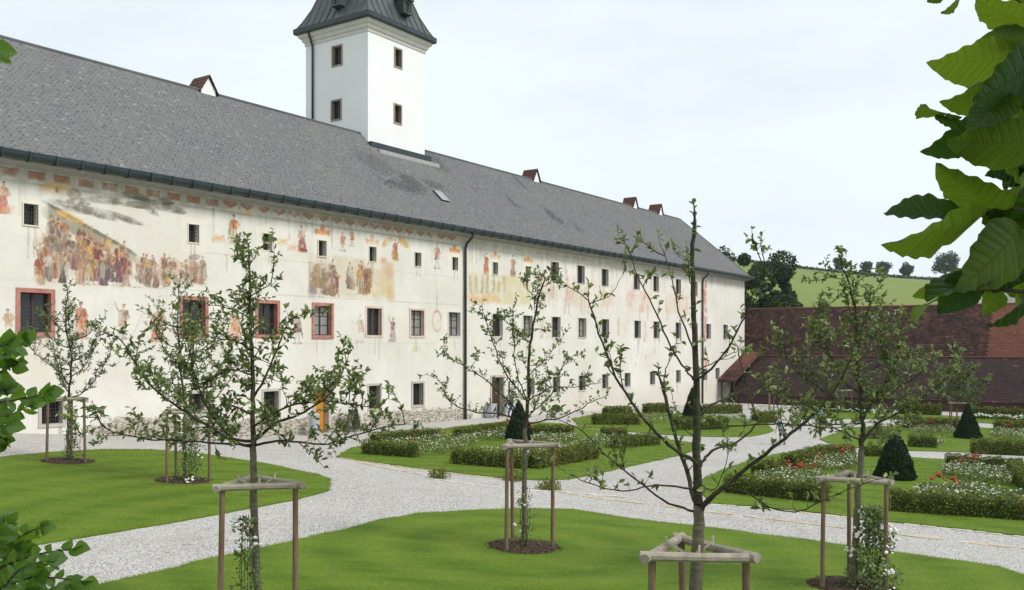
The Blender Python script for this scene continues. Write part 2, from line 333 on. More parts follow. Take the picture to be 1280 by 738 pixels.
M['rose_leaf'] = foliage('rose_leaves', (.045, .080, .018), (.30, .345, .10), 1.6, (.18, .26, .05), .2)
M['white_rose'] = simple('white_blossom', (.74, .73, .66), (.85, .84, .80), 20, .7, .1)
M['red_rose'] = simple('red_blossom', (.33, .010, .014), (.50, .03, .03), 20, .6, .1)
M['far_leaf'] = foliage('distant_leaves', (.018, .044, .014), (.075, .120, .034), .25, (.1, .16, .02), .15)
M['crest_leaf'] = foliage('crest_tree_leaves', (.035, .070, .038), (.095, .140, .075), .15, None)
M['edging'] = simple('pale_yellow_stone', (.44, .34, .17), (.62, .53, .36), 2.2, .9, .3, .15)
M['white_edge'] = simple('white_limestone', (.50, .47, .40), (.66, .63, .56), 3, .9, .3, .15)
k = N('beech_leaf'); o = k.sep(k.obj); ay = k.math('ABSOLUTE', o[1]); ph = k.math('SUBTRACT', o[0], k.math('MULTIPLY', ay, .62))
vein = k.math('POWER', k.math('ABSOLUTE', k.math('COSINE', k.math('MULTIPLY', ph, 30.0))), 14.0); rib = k.math('SUBTRACT', 1.0, k.math('MULTIPLY', ay, 55.0), True)
vv = k.math('MAXIMUM', vein, rib); oi = k.n('ObjectInfo'); n1 = k.noise(k.obj, 5, 4)
c = k.mix(k.math('ADD', k.math('MULTIPLY', oi.outputs['Random'], .55), k.math('MULTIPLY', n1, .45), True), (.010, .034, .006), (.040, .085, .014)); c = k.mix(k.math('MULTIPLY', vv, .2), c, (.09, .13, .03))
c = k.mix(k.ramp(n1, [(.66, 0.0), (.76, .35)]), c, (.10, .055, .018))
tcol = k.mix(k.math('MULTIPLY', vv, .28), k.mix(oi.outputs['Random'], (.03, .11, .006), (.34, .50, .03)), (.05, .11, .01))
M['beech'] = k.bsdf(c, .38, k.bump(k.math('SUBTRACT', 1.0, vv), .35, .02), .4, transl=tcol, tfac=.50)
k = N('hazel_leaf'); o = k.sep(k.obj); ay = k.math('ABSOLUTE', o[1]); ph = k.math('SUBTRACT', o[0], k.math('MULTIPLY', ay, .62)); vein = k.math('POWER', k.math('ABSOLUTE', k.math('COSINE', k.math('MULTIPLY', ph, 26.0))), 10.0); oi = k.n('ObjectInfo'); n1 = k.noise(k.obj, 4, 3)
c = k.mix(k.math('ADD', k.math('MULTIPLY', oi.outputs['Random'], .6), k.math('MULTIPLY', n1, .4), True), (.022, .068, .010), (.085, .175, .024)); c = k.mix(k.math('MULTIPLY', vein, .3), c, (.16, .24, .06))
M['hazel'] = k.bsdf(c, .45, k.bump(k.math('SUBTRACT', 1.0, vein), .4, .02), .45, transl=(.22, .42, .03), tfac=.38)
M['twig'] = simple('beech_twig', (.03, .02, .014), (.07, .05, .035), 20, .8, .3)
M['skin'] = simple('skin', (.42, .24, .17), (.50, .30, .22), 6, .6, .03)
def cloth(n, a): M[n] = simple('cloth_' + n, tuple(x*.8 for x in a), tuple(min(1, x*1.15) for x in a), 9, .9, .25)
cloth('jacket_grey', (.10, .105, .12)); cloth('jeans', (.045, .085, .17)); cloth('shirt_blue', (.36, .52, .68)); cloth('navy', (.02, .025, .045)); cloth('shoe', (.03, .027, .025)); cloth('hair', (.14, .11, .085)); cloth('skyblue', (.22, .42, .62))

# ------------------------------------------------------------------ ground, lawns, hill
def grid_sheet(xs, ys, zf):
    Xg, Yg = np.meshgrid(xs, ys); Z = zf(Xg, Yg); V = np.stack([Xg, Yg, Z], -1).reshape(-1, 3); nx, ny = len(xs), len(ys)
    i = np.arange(nx-1)[None] + (np.arange(ny-1)*nx)[:, None]; i = i.ravel()
    return V, np.stack([i, i+1, i+nx+1, i+nx], 1)
V, Fq = grid_sheet(np.linspace(-60, 80, 351), np.linspace(-14, 106, 301), terr)
tag(link('gravel_ground', mesh_np(V, Fq, smooth=True), M['gravel']), kind='structure')
V, Fq = grid_sheet(np.linspace(-700, 1100, 11), np.linspace(-200, 762, 11), lambda x, y: np.full(x.shape, -3.2))
tag(link('ground', mesh_np(V, Fq), M['field']), kind='structure')
def hillz(x, y):
    s = np.clip((y-112)/(455-112), 0, 1); s = s*s*(3-2*s)*.55 + s*.45
    cr = 42.4 - .093*(x-130) + 1.5*np.sin(x*.03) ; cr = np.clip(cr, 6, 75)
    down = np.clip((y-455)/500, 0, 1)
    return -2.6 + (cr+2.6)*s - 55*down*down
V, Fq = grid_sheet(np.linspace(-700, 1100, 121), np.r_[np.linspace(107, 480, 60), np.linspace(500, 760, 6)], hillz)
tag(link('hill', mesh_np(V, Fq, smooth=True), M['field']), kind='structure')

def dense(poly, step=.5, wob=.03):
    out = []
    for i in range(len(poly)):
        a = np.array(poly[i]); b = np.array(poly[(i+1) % len(poly)]); n = max(1, int(np.hypot(*(b-a))/step))
        for k_ in range(n): out.append(tuple(a + (b-a)*k_/n + rng.normal(0, wob, 2)))
    return out
def smooth_poly(pts, n=4):
    v = [Vector((*p, 0)) for p in pts]; m = len(v); out = []
    for i in range(m):
        p0, p1, p2, p3 = v[i-1], v[i], v[(i+1) % m], v[(i+2) % m]
        for k_ in range(n):
            t = k_/n; q = .5*((2*p1) + (p2-p0)*t + (2*p0-5*p1+4*p2-p3)*t*t + (3*p1-p0-3*p2+p3)*t**3); out.append((q.x, q.y))
    return out
LAWNS = {}
def lawn(key, pix, extra=(), blades=20000, bl=.045, bw=.006, rnd=False, maxy=None):
    poly = [p if len(p) == 2 and abs(p[1]) < 0 else p for p in ()]
    for p in pix: g = G(*p); poly.append((g[0], g[1]))
    poly += list(extra)
    if rnd: poly = smooth_poly(poly)
    LAWNS[key] = poly; b = dense(poly); n = len(b)
    bx = np.array(b); x0, y0 = bx.min(0); x1, y1 = bx.max(0)
    gx, gy = np.meshgrid(np.arange(x0, x1, .8), np.arange(y0, y1, .8)); ins = in_poly(gx, gy, b)
    pts = [Vector(p) for p in b] + [Vector((a, c_)) for a, c_ in zip(gx[ins], gy[ins])]
    r = delaunay_2d_cdt(pts, [(i, (i+1) % n) for i in range(n)], [], 1, 1e-4)
    vx = np.array([(p.x, p.y) for p in r[0]]); V = np.c_[vx, terr(vx[:, 0], vx[:, 1]) + .035]; tri = np.array(r[2])
    # a low cut edge down to the gravel
    bz = terr(bx[:, 0], bx[:, 1]); o = len(V); V = np.r_[V, np.c_[bx, bz+.035], np.c_[bx, bz-.06]]; i = np.arange(n); j = (i+1) % n
    side = np.stack([o+i, o+j, o+n+j, o+n+i], 1)
    ob = link('lawn', mesh_np(V, [tri, side]), M['lawn']); tag(ob, kind='structure')
    # upright blades
    N_ = blades; px_ = rng.uniform(x0, x1, N_*3); py_ = rng.uniform(y0, y1 if maxy is None else min(y1, maxy), N_*3); ins = in_poly(px_, py_, b)
    px_, py_ = px_[ins][:N_], py_[ins][:N_]
    kE = max(1, blades//12); e = rng.integers(0, n, kE); ex = bx[e] + (bx[(e+1) % n]-bx[e])*rng.random((kE, 1)) + rng.normal(0, .035, (kE, 2))
    px_ = np.r_[px_, ex[:, 0]]; py_ = np.r_[py_, ex[:, 1]]
    m = len(px_); z = terr(px_, py_)+.03; a = rng.uniform(0, 2*np.pi, m); L = rng.uniform(.6, 1.3, m)*bl; lean = rng.normal(0, .5, (m, 2))*bl
    ux = np.cos(a)*bw; uy = np.sin(a)*bw
    V = np.stack([np.c_[px_-ux, py_-uy, z], np.c_[px_+ux, py_+uy, z], np.c_[px_+lean[:, 0], py_+lean[:, 1], z+L]], 1).reshape(-1, 3)
    g = link('grass', mesh_np(V, np.arange(3*m).reshape(-1, 3), col=np.repeat(rng.random(m), 3)), M['grass'])
    tag(g, 'short mown grass blades of the lawn', 'grass', kind='stuff')
    return ob
lawn('A', [(-330,602),(-150,585),(0,573),(60,567),(130,563),(190,563),(250,568),(330,580),(395,594),(413,600),(411,614),(370,626),(284,642),(200,657),(58,680),(-60,700),(-260,735),(-520,790)], (), 70000, .034, .006)
lawn('B', [(-60,790),(0,763),(60,749),(116,734),(281,697),(427,664),(480,650),(525,643),(585,639),(650,637),(718,638),(784,649),(869,659),(1000,675),(1042,681),(1114,691),(1208,704),(1248,711),(1280,720),(1310,735),(1335,765),(1345,830)], ((9.5, 4), (7, -4), (-9, -4), (-11, 6)), 150000, .034, .005)
lawn('C', [(422,572),(440,575),(487,581.5),(541,588),(590,594),(640,599.5),(674,601),(712,600),(742,594),(780,585),(844,571),(868,564),(879,558.5),(866,554.5),(823,548),(740,537),(700,530),(640,527.5),(570,534),(500,546),(440,561)], (), 40000, .05, .009)
lawn('D', [(870,604),(876,616),(890,630),(941,634),(1002,640),(1114,653),(1208,663),(1280,671),(1400,686),(1500,660),(1440,598),(1280,582),(1183,575.5),(1080,569),(1006,564.5),(974,568),(941,575),(905,588)], (), 40000, .05, .009)
lawn('E', [(724,534),(800,541.6),(862,545.9),(905,547),(938,546.5),(960,542),(967,539),(960,532),(930,524),(850,517),(760,516),(715,524)], (), 12000, .06, .014)
lawn('F', [(1025,550),(1040,556),(1055,559.5),(1135,564),(1280,567),(1400,571),(1420,546),(1280,538),(1225,535),(1130,532),(1060,535)], (), 12000, .06, .014)
lawn('H', [(1000,523),(1130,525),(1225,529),(1300,534),(1420,539),(1420,532),(1280,525.5),(1180,520),(1060,516),(1000,515)], (), 5000, .07, .018)
# loose pebbles where the path is near
pn = 90000; px_ = rng.uniform(-12, 12, pn); py_ = 13 + 19*rng.random(pn)**1.3
keep = np.ones(pn, bool)
for pl in LAWNS.values(): keep &= ~in_poly(px_, py_, pl)
px_, py_ = px_[keep], py_[keep]; m = len(px_); rr = rng.uniform(.007, .016, m); z = terr(px_, py_)
oc = np.array([(1,0,0),(0,1,0),(-1,0,0),(0,-1,0),(0,0,.8)]); th = rng.uniform(0, 6.28, m)
V = oc[None]*rr[:, None, None]*(1+.35*rng.uniform(-1, 1, (m, 5, 3)))
cs, sn = np.cos(th)[:, None], np.sin(th)[:, None]; V = np.stack([V[..., 0]*cs-V[..., 1]*sn, V[..., 0]*sn+V[..., 1]*cs, V[..., 2]], -1) + np.c_[px_, py_, z][:, None]
f4 = np.array([(0,1,4),(1,2,4),(2,3,4),(3,0,4)])
tag(link('gravel_stones', mesh_np(V.reshape(-1, 3), (f4[None]+(np.arange(m)*5)[:, None, None]).reshape(-1, 3), col=np.repeat(rng.random(m), 5)), M['pebble']), 'loose pale gravel stones on the path', 'gravel', kind='stuff')

# edging stones along the parterre lawns and the old kerb line in the path
stone_meshes = []
for i in range(6):
    b = MB(); b.box(-.5, .5, -.5, .5, 0, 1); me = b.mesh(); bm = bmesh.new(); bm.from_mesh(me)
    for v_ in bm.verts: v_.co += Vector((random.uniform(-.08, .08), random.uniform(-.15, .15), random.uniform(-.12, .12)))
    bmesh.ops.bevel(bm, geom=bm.edges[:], offset=.09, segments=1, affect='EDGES'); bm.to_mesh(me); bm.free(); stone_meshes.append(me)
def edging(pix, mat, wid=.085, hgt=.026, gap=.02, skip=0.0, lens=(.16, .42)):
    root = empty('stone_edging'); tag(root, kind='structure'); pts = [Vector(G(*p)) for p in pix]
    root.location = pts[0]
    for a, b in zip(pts, pts[1:]):
        d = (b-a).length; s = 0; dr = (b-a).normalized(); az = math.atan2(dr.y, dr.x)
        while s < d-.15:
            L = min(random.uniform(*lens), d-s); c_ = a + dr*(s+L/2)
            if random.random() >= skip:
                me = stone_meshes[random.randrange(6)]
                if not me.materials: me.materials.append(M['edging'])
                o = bpy.data.objects.new('stone', me); C.objects.link(o); o.parent = root
                o.location = Vector((c_.x, c_.y, tz(c_.x, c_.y)-.002)) - root.location
                o.rotation_euler = (0, 0, az+random.gauss(0, .03)); o.scale = (L-gap, wid*random.uniform(.8, 1.25), hgt*random.uniform(.8, 1.2))
                o.material_slots[0].link = 'OBJECT'; o.material_slots[0].material = M[mat] if random.random() < .93 else M['white_edge' if mat == 'edging' else 'edging']
            s += L
edging([(424,573),(487,582.3),(541,589),(590,595),(634,600)], 'edging')
edging([(888,630.8),(941,635),(1002,641),(1114,654),(1208,664),(1280,672),(1370,683)], 'white_edge', skip=.05)
edging([(446,578),(487,587),(528,594)], 'edging', skip=.3, wid=.07)
edging([(532,598),(590,606),(640,612),(720,617),(790,623)], 'white_edge', wid=.10, skip=.05)
edging([(676,611),(740,622.5),(810,631),(880,640),(1000,654),(1090,665),(1180,675.5),(1275,686),(1350,695)], 'edging', wid=.085, skip=.06)

# ------------------------------------------------------------------ long building with frescoed facade
RZ = math.pi/2 - ang
EZ, RW, RIDGE = 11.75, 6.2, 18.45        # eave height, half depth, ridge height
TL, TR, HIP = -46.0, 50.4, 3.0
bld = empty('monastery_wing', (P0[0], P0[1], 0), RZ, 'long white three storey wing with faded frescoes and grey slate roof', 'building')
# openings: (t centre, width, z0, z1, kind)
OPEN = []
for t in (-36.5, -27.85, -20.35, -16.04, -12.32, -8.45, -4.52, -.9, 3.5, 7.46): OPEN.append((t, .57, 9.43, 10.25, 'small'))
for t in (11.06, 14.9, 18.78, 24.4, 28.2, 33.0, 36.9): OPEN.append((t, 1.1, 9.45, 10.82, 'up'))
for t in (-36.5, -27.66, -20.33, -16.02, -12.28): OPEN.append((t, 1.22, 5.25, 6.8, 'red'))
for t in (-8.33, -4.57): OPEN.append((t, 1.2, 5.28, 6.8, 'pink'))
for t in (-.97, 3.74, 7.45, 11.26, 15.12, 18.82, 24.57, 28.3, 33.0, 36.9, 40.25, 44.8): OPEN.append((t, 1.18, 5.3, 6.78, 'plain'))
for t in (-27.0, -20.2): OPEN.append((t, .86, 1.62, 2.52, 'low'))
for t in (-15.8, -8.3, -4.5): OPEN.append((t, .95, 1.14, 2.44, 'low'))
for t in (7.8, 11.3, 15.1, 18.8, 22.7, 27.5, 33.0, 39.4, 42.6): OPEN.append((t, 1.0, 1.2, 2.35, 'low2'))
OPEN.append((-12.35, .95, tz(*(P0+DV*-12.35))-.1, 2.35, 'orange_door')); OPEN.append((3.75, 1.35, tz(*(P0+DV*3.75))-.1, 2.55, 'brown_door'))
# --- the paintings, dabbed on a sheet in facade metres (t to the right, z up)
RES = .03; T0, T1, Z1 = -32.0, 52.0, 12.0
cw, ch = int((T1-T0)/RES), int(Z1/RES); cv = np.zeros((ch, cw, 3), np.float32); al = np.zeros((ch, cw), np.float32)
pr = np.random.default_rng(11)
wear = .55*vnoise((ch, cw), 22, pr) + .3*vnoise((ch, cw), 8, pr) + .25*vnoise((ch, cw), 3, pr); wear = np.clip((wear-.30)*2.2+.30, .35, 1)
def lin(c): c = np.asarray(c, float)/255; return np.where(c <= .04045, c/12.92, ((c+.055)/1.055)**2.4)
def _win(t0, t1, z0, z1):
    i0 = max(0, int((t0-T0)/RES)); i1 = min(cw, int((t1-T0)/RES)+2); j0 = max(0, int(z0/RES)); j1 = min(ch, int(z1/RES)+2)
    if i1 <= i0 or j1 <= j0: return None
    return i0, i1, j0, j1, (T0+np.arange(i0, i1)*RES)[None], (np.arange(j0, j1)*RES)[:, None]
def _put(w, m, col):
    i0, i1, j0, j1 = w[:4]; m = m*wear[j0:j1, i0:i1]; a0 = al[j0:j1, i0:i1]
    a1 = a0 + (1-a0)*m; k_ = np.where(a1 > 1e-4, m/np.maximum(a1, 1e-4), 0)[..., None]
    cv[j0:j1, i0:i1] = cv[j0:j1, i0:i1]*(1-k_) + lin(col)*k_; al[j0:j1, i0:i1] = a1
def dab(t, z, rt, rz, col, a=.8, an=0.0, hard=2.0):
    R_ = max(rt, rz); w = _win(t-R_, t+R_, z-R_, z+R_)
    if not w: return
    x, y = w[4]-t, w[5]-z; u = x*math.cos(an)+y*math.sin(an); v_ = -x*math.sin(an)+y*math.cos(an)
    _put(w, np.clip((1-(u/rt)**2-(v_/rz)**2)*hard*1.5, 0, 1)*a, col)
def stroke(t0, z0, t1, z1, r, col, a=.8):
    w = _win(min(t0, t1)-r, max(t0, t1)+r, min(z0, z1)-r, max(z0, z1)+r)
    if not w: return
    dx, dz = t1-t0, z1-z0; L2 = dx*dx+dz*dz+1e-9; u = np.clip(((w[4]-t0)*dx+(w[5]-z0)*dz)/L2, 0, 1)
    d = np.hypot(w[4]-t0-u*dx, w[5]-z0-u*dz); _put(w, np.clip((1-d/r)*2, 0, 1)*a, col)
def panel(t0, z0, t1, z1, col, a, soft=.12):
    w = _win(t0, t1, z0, z1)
    if not w: return
    e = np.minimum(np.minimum(w[4]-t0, t1-w[4]), np.minimum(w[5]-z0, z1-w[5])); _put(w, np.clip(e/soft, 0, 1)*a, col)
SKIN = (206, 160, 132)
def shape(pts, col, a):
    xs_ = [p[0] for p in pts]; zs_ = [p[1] for p in pts]; w = _win(min(xs_), max(xs_), min(zs_), max(zs_))
    if not w: return
    X_, Z_ = np.broadcast_arrays(w[4], w[5]); _put(w, in_poly(X_, Z_, pts)*a, col)
def fig(t, z, h, c1, c2, a=.8, legs=True, arms=1, wd=1.0):
    dk = lambda c_, f_=.62: tuple(x*f_ for x in c_); lt_ = lambda c_, f_=.45: tuple(x+(236-x)*f_ for x in c_); W_ = wd; e = 1 if pr.random() < .5 else -1; ln = pr.uniform(-.05, .05)
    Q = lambda x, y: (t+(x*W_*e+ln*y)*h, z+y*h); J_ = lambda: pr.uniform(-.02, .02)
    if legs:
        stroke(*Q(-.07, .0), *Q(-.05, .24), .03*h, lt_(c2), a); stroke(*Q(-.05, .24), *Q(-.03, .46), .038*h, lt_(c2), a); stroke(*Q(.10, .0), *Q(.06, .24), .03*h, lt_(c2), a); stroke(*Q(.06, .24), *Q(.03, .46), .038*h, lt_(c2), a)
        stroke(*Q(-.07, .0), *Q(-.12, .0), .02*h, dk(c1), a); stroke(*Q(.10, .0), *Q(.15, .0), .02*h, dk(c1), a); shape([Q(-.09, .5), Q(.09, .5), Q(.13+J_(), .33), Q(-.12+J_(), .34)], c1, a)
    else:
        shape([Q(-.08, .56), Q(.08, .56), Q(.12+J_(), .34), Q(.17+J_(), .04), Q(.06, .0), Q(-.08, .01), Q(-.16+J_(), .05), Q(-.11+J_(), .34)], c1, a)
        for q in range(4): x_ = -.1+q*.065; stroke(*Q(x_*1.25, .04), *Q(x_*.6, .5), .011*h, dk(c1) if q % 2 else lt_(c1), a*.8)
    shape([Q(-.10, .77), Q(.0, .80), Q(.10, .77), Q(.11+J_(), .6), Q(.085, .46), Q(-.085, .46), Q(-.11+J_(), .6)], c2, a); stroke(*Q(-.05, .76), *Q(.04, .48), .014*h, dk(c2), a*.8); stroke(*Q(.04, .74), *Q(.06, .5), .012*h, lt_(c2), a*.8)
    if pr.random() < .5: shape([Q(-.10, .78), Q(-.03, .78), Q(-.10, .4), Q(-.2, .1), Q(-.17, .45)], dk(c1, .8) if pr.random() < .5 else pc(), a*.9)
    up = pr.random() < .35
    stroke(*Q(.10, .74), *Q(.17, .62 if not up else .84), .03*h, c2, a); stroke(*Q(.17, .62 if not up else .84), *Q(.10 if not up else .2, .52 if not up else .98), .024*h, SKIN, a); stroke(*Q(-.10, .74), *Q(-.15, .58), .03*h, c2, a); stroke(*Q(-.15, .58), *Q(-.06, .5), .022*h, SKIN, a)
    sk = tuple(x*pr.uniform(.85, 1.0) for x in SKIN); stroke(*Q(0, .78), *Q(0, .84), .025*h, sk, a); x0_, z0_ = Q(0, .895); dab(x0_, z0_, .045*h, .062*h, sk, a); dab(x0_-.01*e*h, z0_+.03*h, .05*h, .04*h, ((112, 80, 60), (140, 112, 90), (96, 74, 66), (176, 128, 84))[pr.integers(4)], a)
def pc(): f_ = pr.uniform(.74, 1.02); return tuple(x*f_ for x in PAL[pr.integers(len(PAL))])
PAL = [(178,122,86),(150,92,76),(164,130,104),(140,118,98),(96,80,80),(124,100,112),(150,140,116),(206,164,92),(222,206,186),(122,116,96),(150,74,70),(188,148,120),(226,214,200),(108,88,98),(176,130,84)]
def pc(): f_ = pr.uniform(.72, 1.0); return tuple(x*f_ for x in PAL[pr.integers(len(PAL))])
def fpx(px, py0, py1, c1, c2, a=.8, **kw):
    t, z1 = fac(px, py0); _, z0 = fac(px, py1); fig(t, z0, z1-z0, c1, c2, a, **kw)
def cpx(x0, y0, x1, y1): a = fac(x0, y0); b = fac(x1, y1); return a[0], a[1], b[0], b[1]
# painted corbels and swags below the eaves
t = -31.8
while t < -19.2:
    dab(t+.48, 11.36, .6, .3, (150,142,126), .5); panel(t-.36, 11.2, t+.36, 11.55, (152,102,72), .72, .05); panel(t-.3, 11.26, t-.05, 11.5, (176,130,96), .6, .04); panel(t-.36, 11.47, t+.36, 11.56, (110,80,62), .6, .03); t += 1.04
while t < -.4:
    stroke(t-.36, 11.5, t, 11.3, .09, (160,104,80), .6); stroke(t, 11.3, t+.36, 11.5, .09, (160,104,80), .6); dab(t, 11.42, .4, .14, (166,108,82), .55); panel(t-.44, 11.46, t+.44, 11.6, (140,92,70), .55, .05); dab(t+.5, 11.38, .12, .2, (150,150,130), .5); t += 1.0
while t < 44: dab(t, 11.35, .4, .18, (176,150,122), .35); t += 1.3
stroke(-32, 11.05, -.4, 11.05, .05, (160,150,132), .6); stroke(-32, 10.98, 44, 10.98, .04, (176,164,146), .4)
stroke(-20, 9.0, -.4, 9.0, .04, (176,160,140), .5); stroke(-32, 7.25, -.4, 7.25, .035, (190,176,156), .4); stroke(-32, 4.8, -.4, 4.8, .035, (196,180,158), .35)
# the big scene at the left: sky, hill, two crowds
a0, b0, a1, b1 = cpx(62, 300, 255, 240); panel(a0, 7.35, a1, 11.0, (214,208,196), .75, .15)
for px, py, l, s_ in ((90,258,40,-.1),(175,256,34,.12),(100,262,30,.06),(130,250,28,.1),(170,246,26,-.05),(195,258,30,.15),(200,252,26,.3),(120,268,34,-.12),(215,262,24,.05),(150,272,40,-.18),(185,262,16,-.6),(95,252,18,.2)):
    t, z = fac(px, py); w_ = l/33; dab(t, z, w_, .17, (126,120,104), .75, s_, 1.3); dab(t+.3, z-.1, w_*.7, .1, (92,88,78), .7, s_, 1.3)
for px, py in ((60,236),(70,236),(82,237)): t, z = fac(px, py); dab(t, z, .42, .3, (206,164,92), .6, .2, .9); 
fpx(70, 231, 247, (160,60,50), (190,110,90), .9); t, z = fac(92, 243); dab(t, z, .35, .25, (130,128,104), .7)
for q in range(26):
    u = q/25; t, z = fac(64+u*96, 262+u*55); dab(t, z-.15, .45, .35, (150,148,128), .6); dab(t, z+.12, .5, .09, (110,112,92), .7, -.45)
t, z = fac(88, 272); dab(t, z, .7, .16, (214,170,90), .8, -.3)
for q in range(40):
    u = pr.random(); v_ = pr.random(); t, z = fac(52+u*106, 292+u*26+v_*(62-u*24)); dab(t, z, .5, .4, ((206,194,170),(196,176,152),(186,172,152),(210,194,160))[q % 4], .45, 0.0, .7)
def crowd(x0, x1, topf, ybot, n_, h0, h1, a=.85):
    L_ = sorted(((pr.uniform(x0, x1), pr.random()**.8) for _ in range(n_)), key=lambda q: q[1])
    for px, v_ in L_:
        yt = topf(px); yb = yt+30+(ybot-yt-30)*v_; t, z = fac(px, yb); hf = pr.uniform(h0, h1)
        fig(t, z, hf, pc(), pc(), a*pr.uniform(.7, 1), legs=v_ > .7 and pr.random() < .35, arms=1 if pr.random() < .5 else 0)
        for q in range(1): e = pr.uniform(-.2, .2)*hf; stroke(t+e, z+pr.uniform(0, .3)*hf, t+e*.6+pr.uniform(-.1, .1), z+pr.uniform(.4, .8)*hf, .05*hf, pc(), a*.6)
crowd(50, 160, lambda x: np.interp(x, [50, 62, 66, 100, 130, 160], [296, 270, 262, 278, 292, 312]), 358, 64, 1.1, 1.5, .95)
for px, c_ in ((84,(214,206,190)),(100,(196,140,74)),(112,(206,160,86)),(128,(178,182,164)),(137,(100,84,100)),(150,(140,74,78)),(62,(146,140,116))):
    t, z = fac(px, 346); dab(t, z+.25, .13, .4, c_, .5)
for q in range(22):
    t, z = fac(168+pr.random()*86, 330+pr.random()*24); dab(t, z, .4, .35, ((206,188,160),(190,160,130))[q % 2], .5)
crowd(167, 255, lambda x: 318+4*math.sin(x*.2), 361, 36, .85, 1.2, .85)
t, z = fac(243, 322); dab(t, z, .35, .14, (120,110,116), .8, .2)
# middle scene
a0, b0, a1, b1 = cpx(384, 374, 494, 326); panel(a0, b0+.1, a1, b1, (204,192,170), .8, .2)
for q in range(9): t, z = fac(452+pr.uniform(0, 38), 340+pr.uniform(0, 28)); dab(t, z, .6, .5, (206,186,130), .4, pr.random(), .7)
crowd(388, 462, lambda x: 330, 372, 26, 1.3, 1.8, .9)
for q in range(14): t, z = fac(386+q*1.7, 345); stroke(t, z-.6, t, z+.7, .05, (150,130,96), .6)
t, z = fac(390, 366); dab(t, z, .4, .5, (128,112,136), .4, .3, .8); t, z = fac(486, 340); dab(t, z, .5, .6, (196,156,136), .5, .3, .8); t, z = fac(488, 368); dab(t, z, .45, .6, (206,150,90), .4, .2, .7)
# single figures
for px, y0, y1, c1, c2, lg in ((292,267,305,(206,196,160),(204,124,64),0),(378,281,316,(158,74,62),(206,150,120),0),(428,290,314,(206,150,110),(196,120,90),1),(440,286,308,(204,120,80),(208,160,130),1),(494,298,326,(200,140,80),(196,116,90),0),(546,303,336,(150,80,80),(196,130,100),1),
    (100,375,425,(214,130,84),(212,150,120),0),(152,378,424,(206,160,120),(170,140,120),1),(197,380,428,(216,140,110),(206,130,100),0),(292,384,428,(216,138,70),(214,150,92),0),(372,390,430,(140,108,116),(196,160,140),1),(450,392,428,(206,186,160),(214,196,170),1),(491,396,428,(150,116,116),(160,120,116),0),
    (608,315,345,(206,128,90),(204,140,100),0),(641,318,347,(170,120,96),(190,150,120),0),(10,385,420,(222,196,170),(222,190,160),1),(4,225,268,(204,120,100),(216,160,120),0)):
    fpx(px, y0, y1, tuple(x*.9 for x in c1), tuple(x*.86 for x in c2), 1.0, legs=bool(lg), arms=0, wd=1.25); t, z1 = fac(px, y0); z0 = fac(px, y1)[1]; h_ = z1-z0; dab(t, z0+.01*h_, .3*h_, .04*h_, (176,156,130), .45)
for s_ in (-1, 1):
    t, z = fac(494+s_*10, 303); dab(t, z, .6, .22, (206,160,84), .75, -s_*.5)
t, z = fac(152, 402); stroke(t+.5, z-.6, t+1.0, z+.4, .03, (200,160,136), .4); dab(t-.7, z+.2, .5, .6, (206,206,198), .4)
for px, py in ((403,291),(465,303),(568,314),(619,322),(660,326)):
    t, z = fac(px, py); dab(t, z, .55, .16, (208,150,80), .8); dab(t, z+.2, .2, .2, (204,132,70), .8); dab(t-.45, z, .14, .2, (196,120,66), .7); dab(t+.45, z, .14, .2, (196,120,66), .7)
for px, py, c_ in ((272,299,(214,150,70)),(352,303,(212,170,90)),(365,311,(214,150,110)),(310,267,(216,170,100)),(478,326,(206,140,90)),(10,262,(214,140,90)),(520,437,(196,186,130))):
    t, z = fac(px, py); dab(t, z, .4, .2, c_, .3, .2); stroke(t-.3, z-.1, t+.3, z+.12, .06, c_, .5); stroke(t-.2, z+.15, t+.35, z-.12, .05, c_, .4)
t, z = fac(546, 402); 
for q in range(22): an = q*.27; stroke(t+.42*math.cos(an), z+.62*math.sin(an), t+.42*math.cos(an+.3), z+.62*math.sin(an+.3), .09, (190,116,92), .38)
stroke(t, z+.7, t, z+1.9, .03, (180,140,110), .6); dab(t+.25, z-.4, .5, .6, (208,196,180), .5)
# right of the rain pipe: worn panels
a0, b0, a1, b1 = cpx(584, 380, 664, 346); panel(a0, b0, a1, b1, (206,196,160), .85, .2)
for q in range(10): t, z = fac(585+q*4, 376); dab(t, z+pr.uniform(-.1, .3), .6, .35, (210,158,108), .4, pr.uniform(-.5, .5), .7)
for q in range(7): t, z = fac(588+q*7, 355); stroke(t, z-.5, t+pr.uniform(-.1, .1), z+.4, .2, pc(), .4)
for x0, x1, y0, y1, c_ in ((672,700,345,378,(200,170,150)),(705,738,356,386,(190,160,150)),(746,766,362,386,(206,180,160)),(784,815,364,392,(200,140,126)),(832,862,368,394,(206,170,150))):
    a0, b0, a1, b1 = cpx(x0, y1, x1, y0); panel(a0, b0, a1, b1, (212,196,178), .7, .25)
    for q in range(12): t = pr.uniform(a0, a1); z = pr.uniform(b0, b1); stroke(t, z-.5, t, z+.6, .16, c_, .5)
for px, y0, y1 in ((708,330,352),(741,334,358),(773,396,420),(806,402,428),(677,400,424)): fpx(px, y0, y1, (206,160,140), (206,170,150), .5, legs=False)
a0, b0, a1, b1 = cpx(878, 480, 882, 350)
for q in range(40): z = pr.uniform(2.2, 11.2); dab(a0+pr.uniform(0, 1.0), z, .3, .4, (196,124,104), .55)
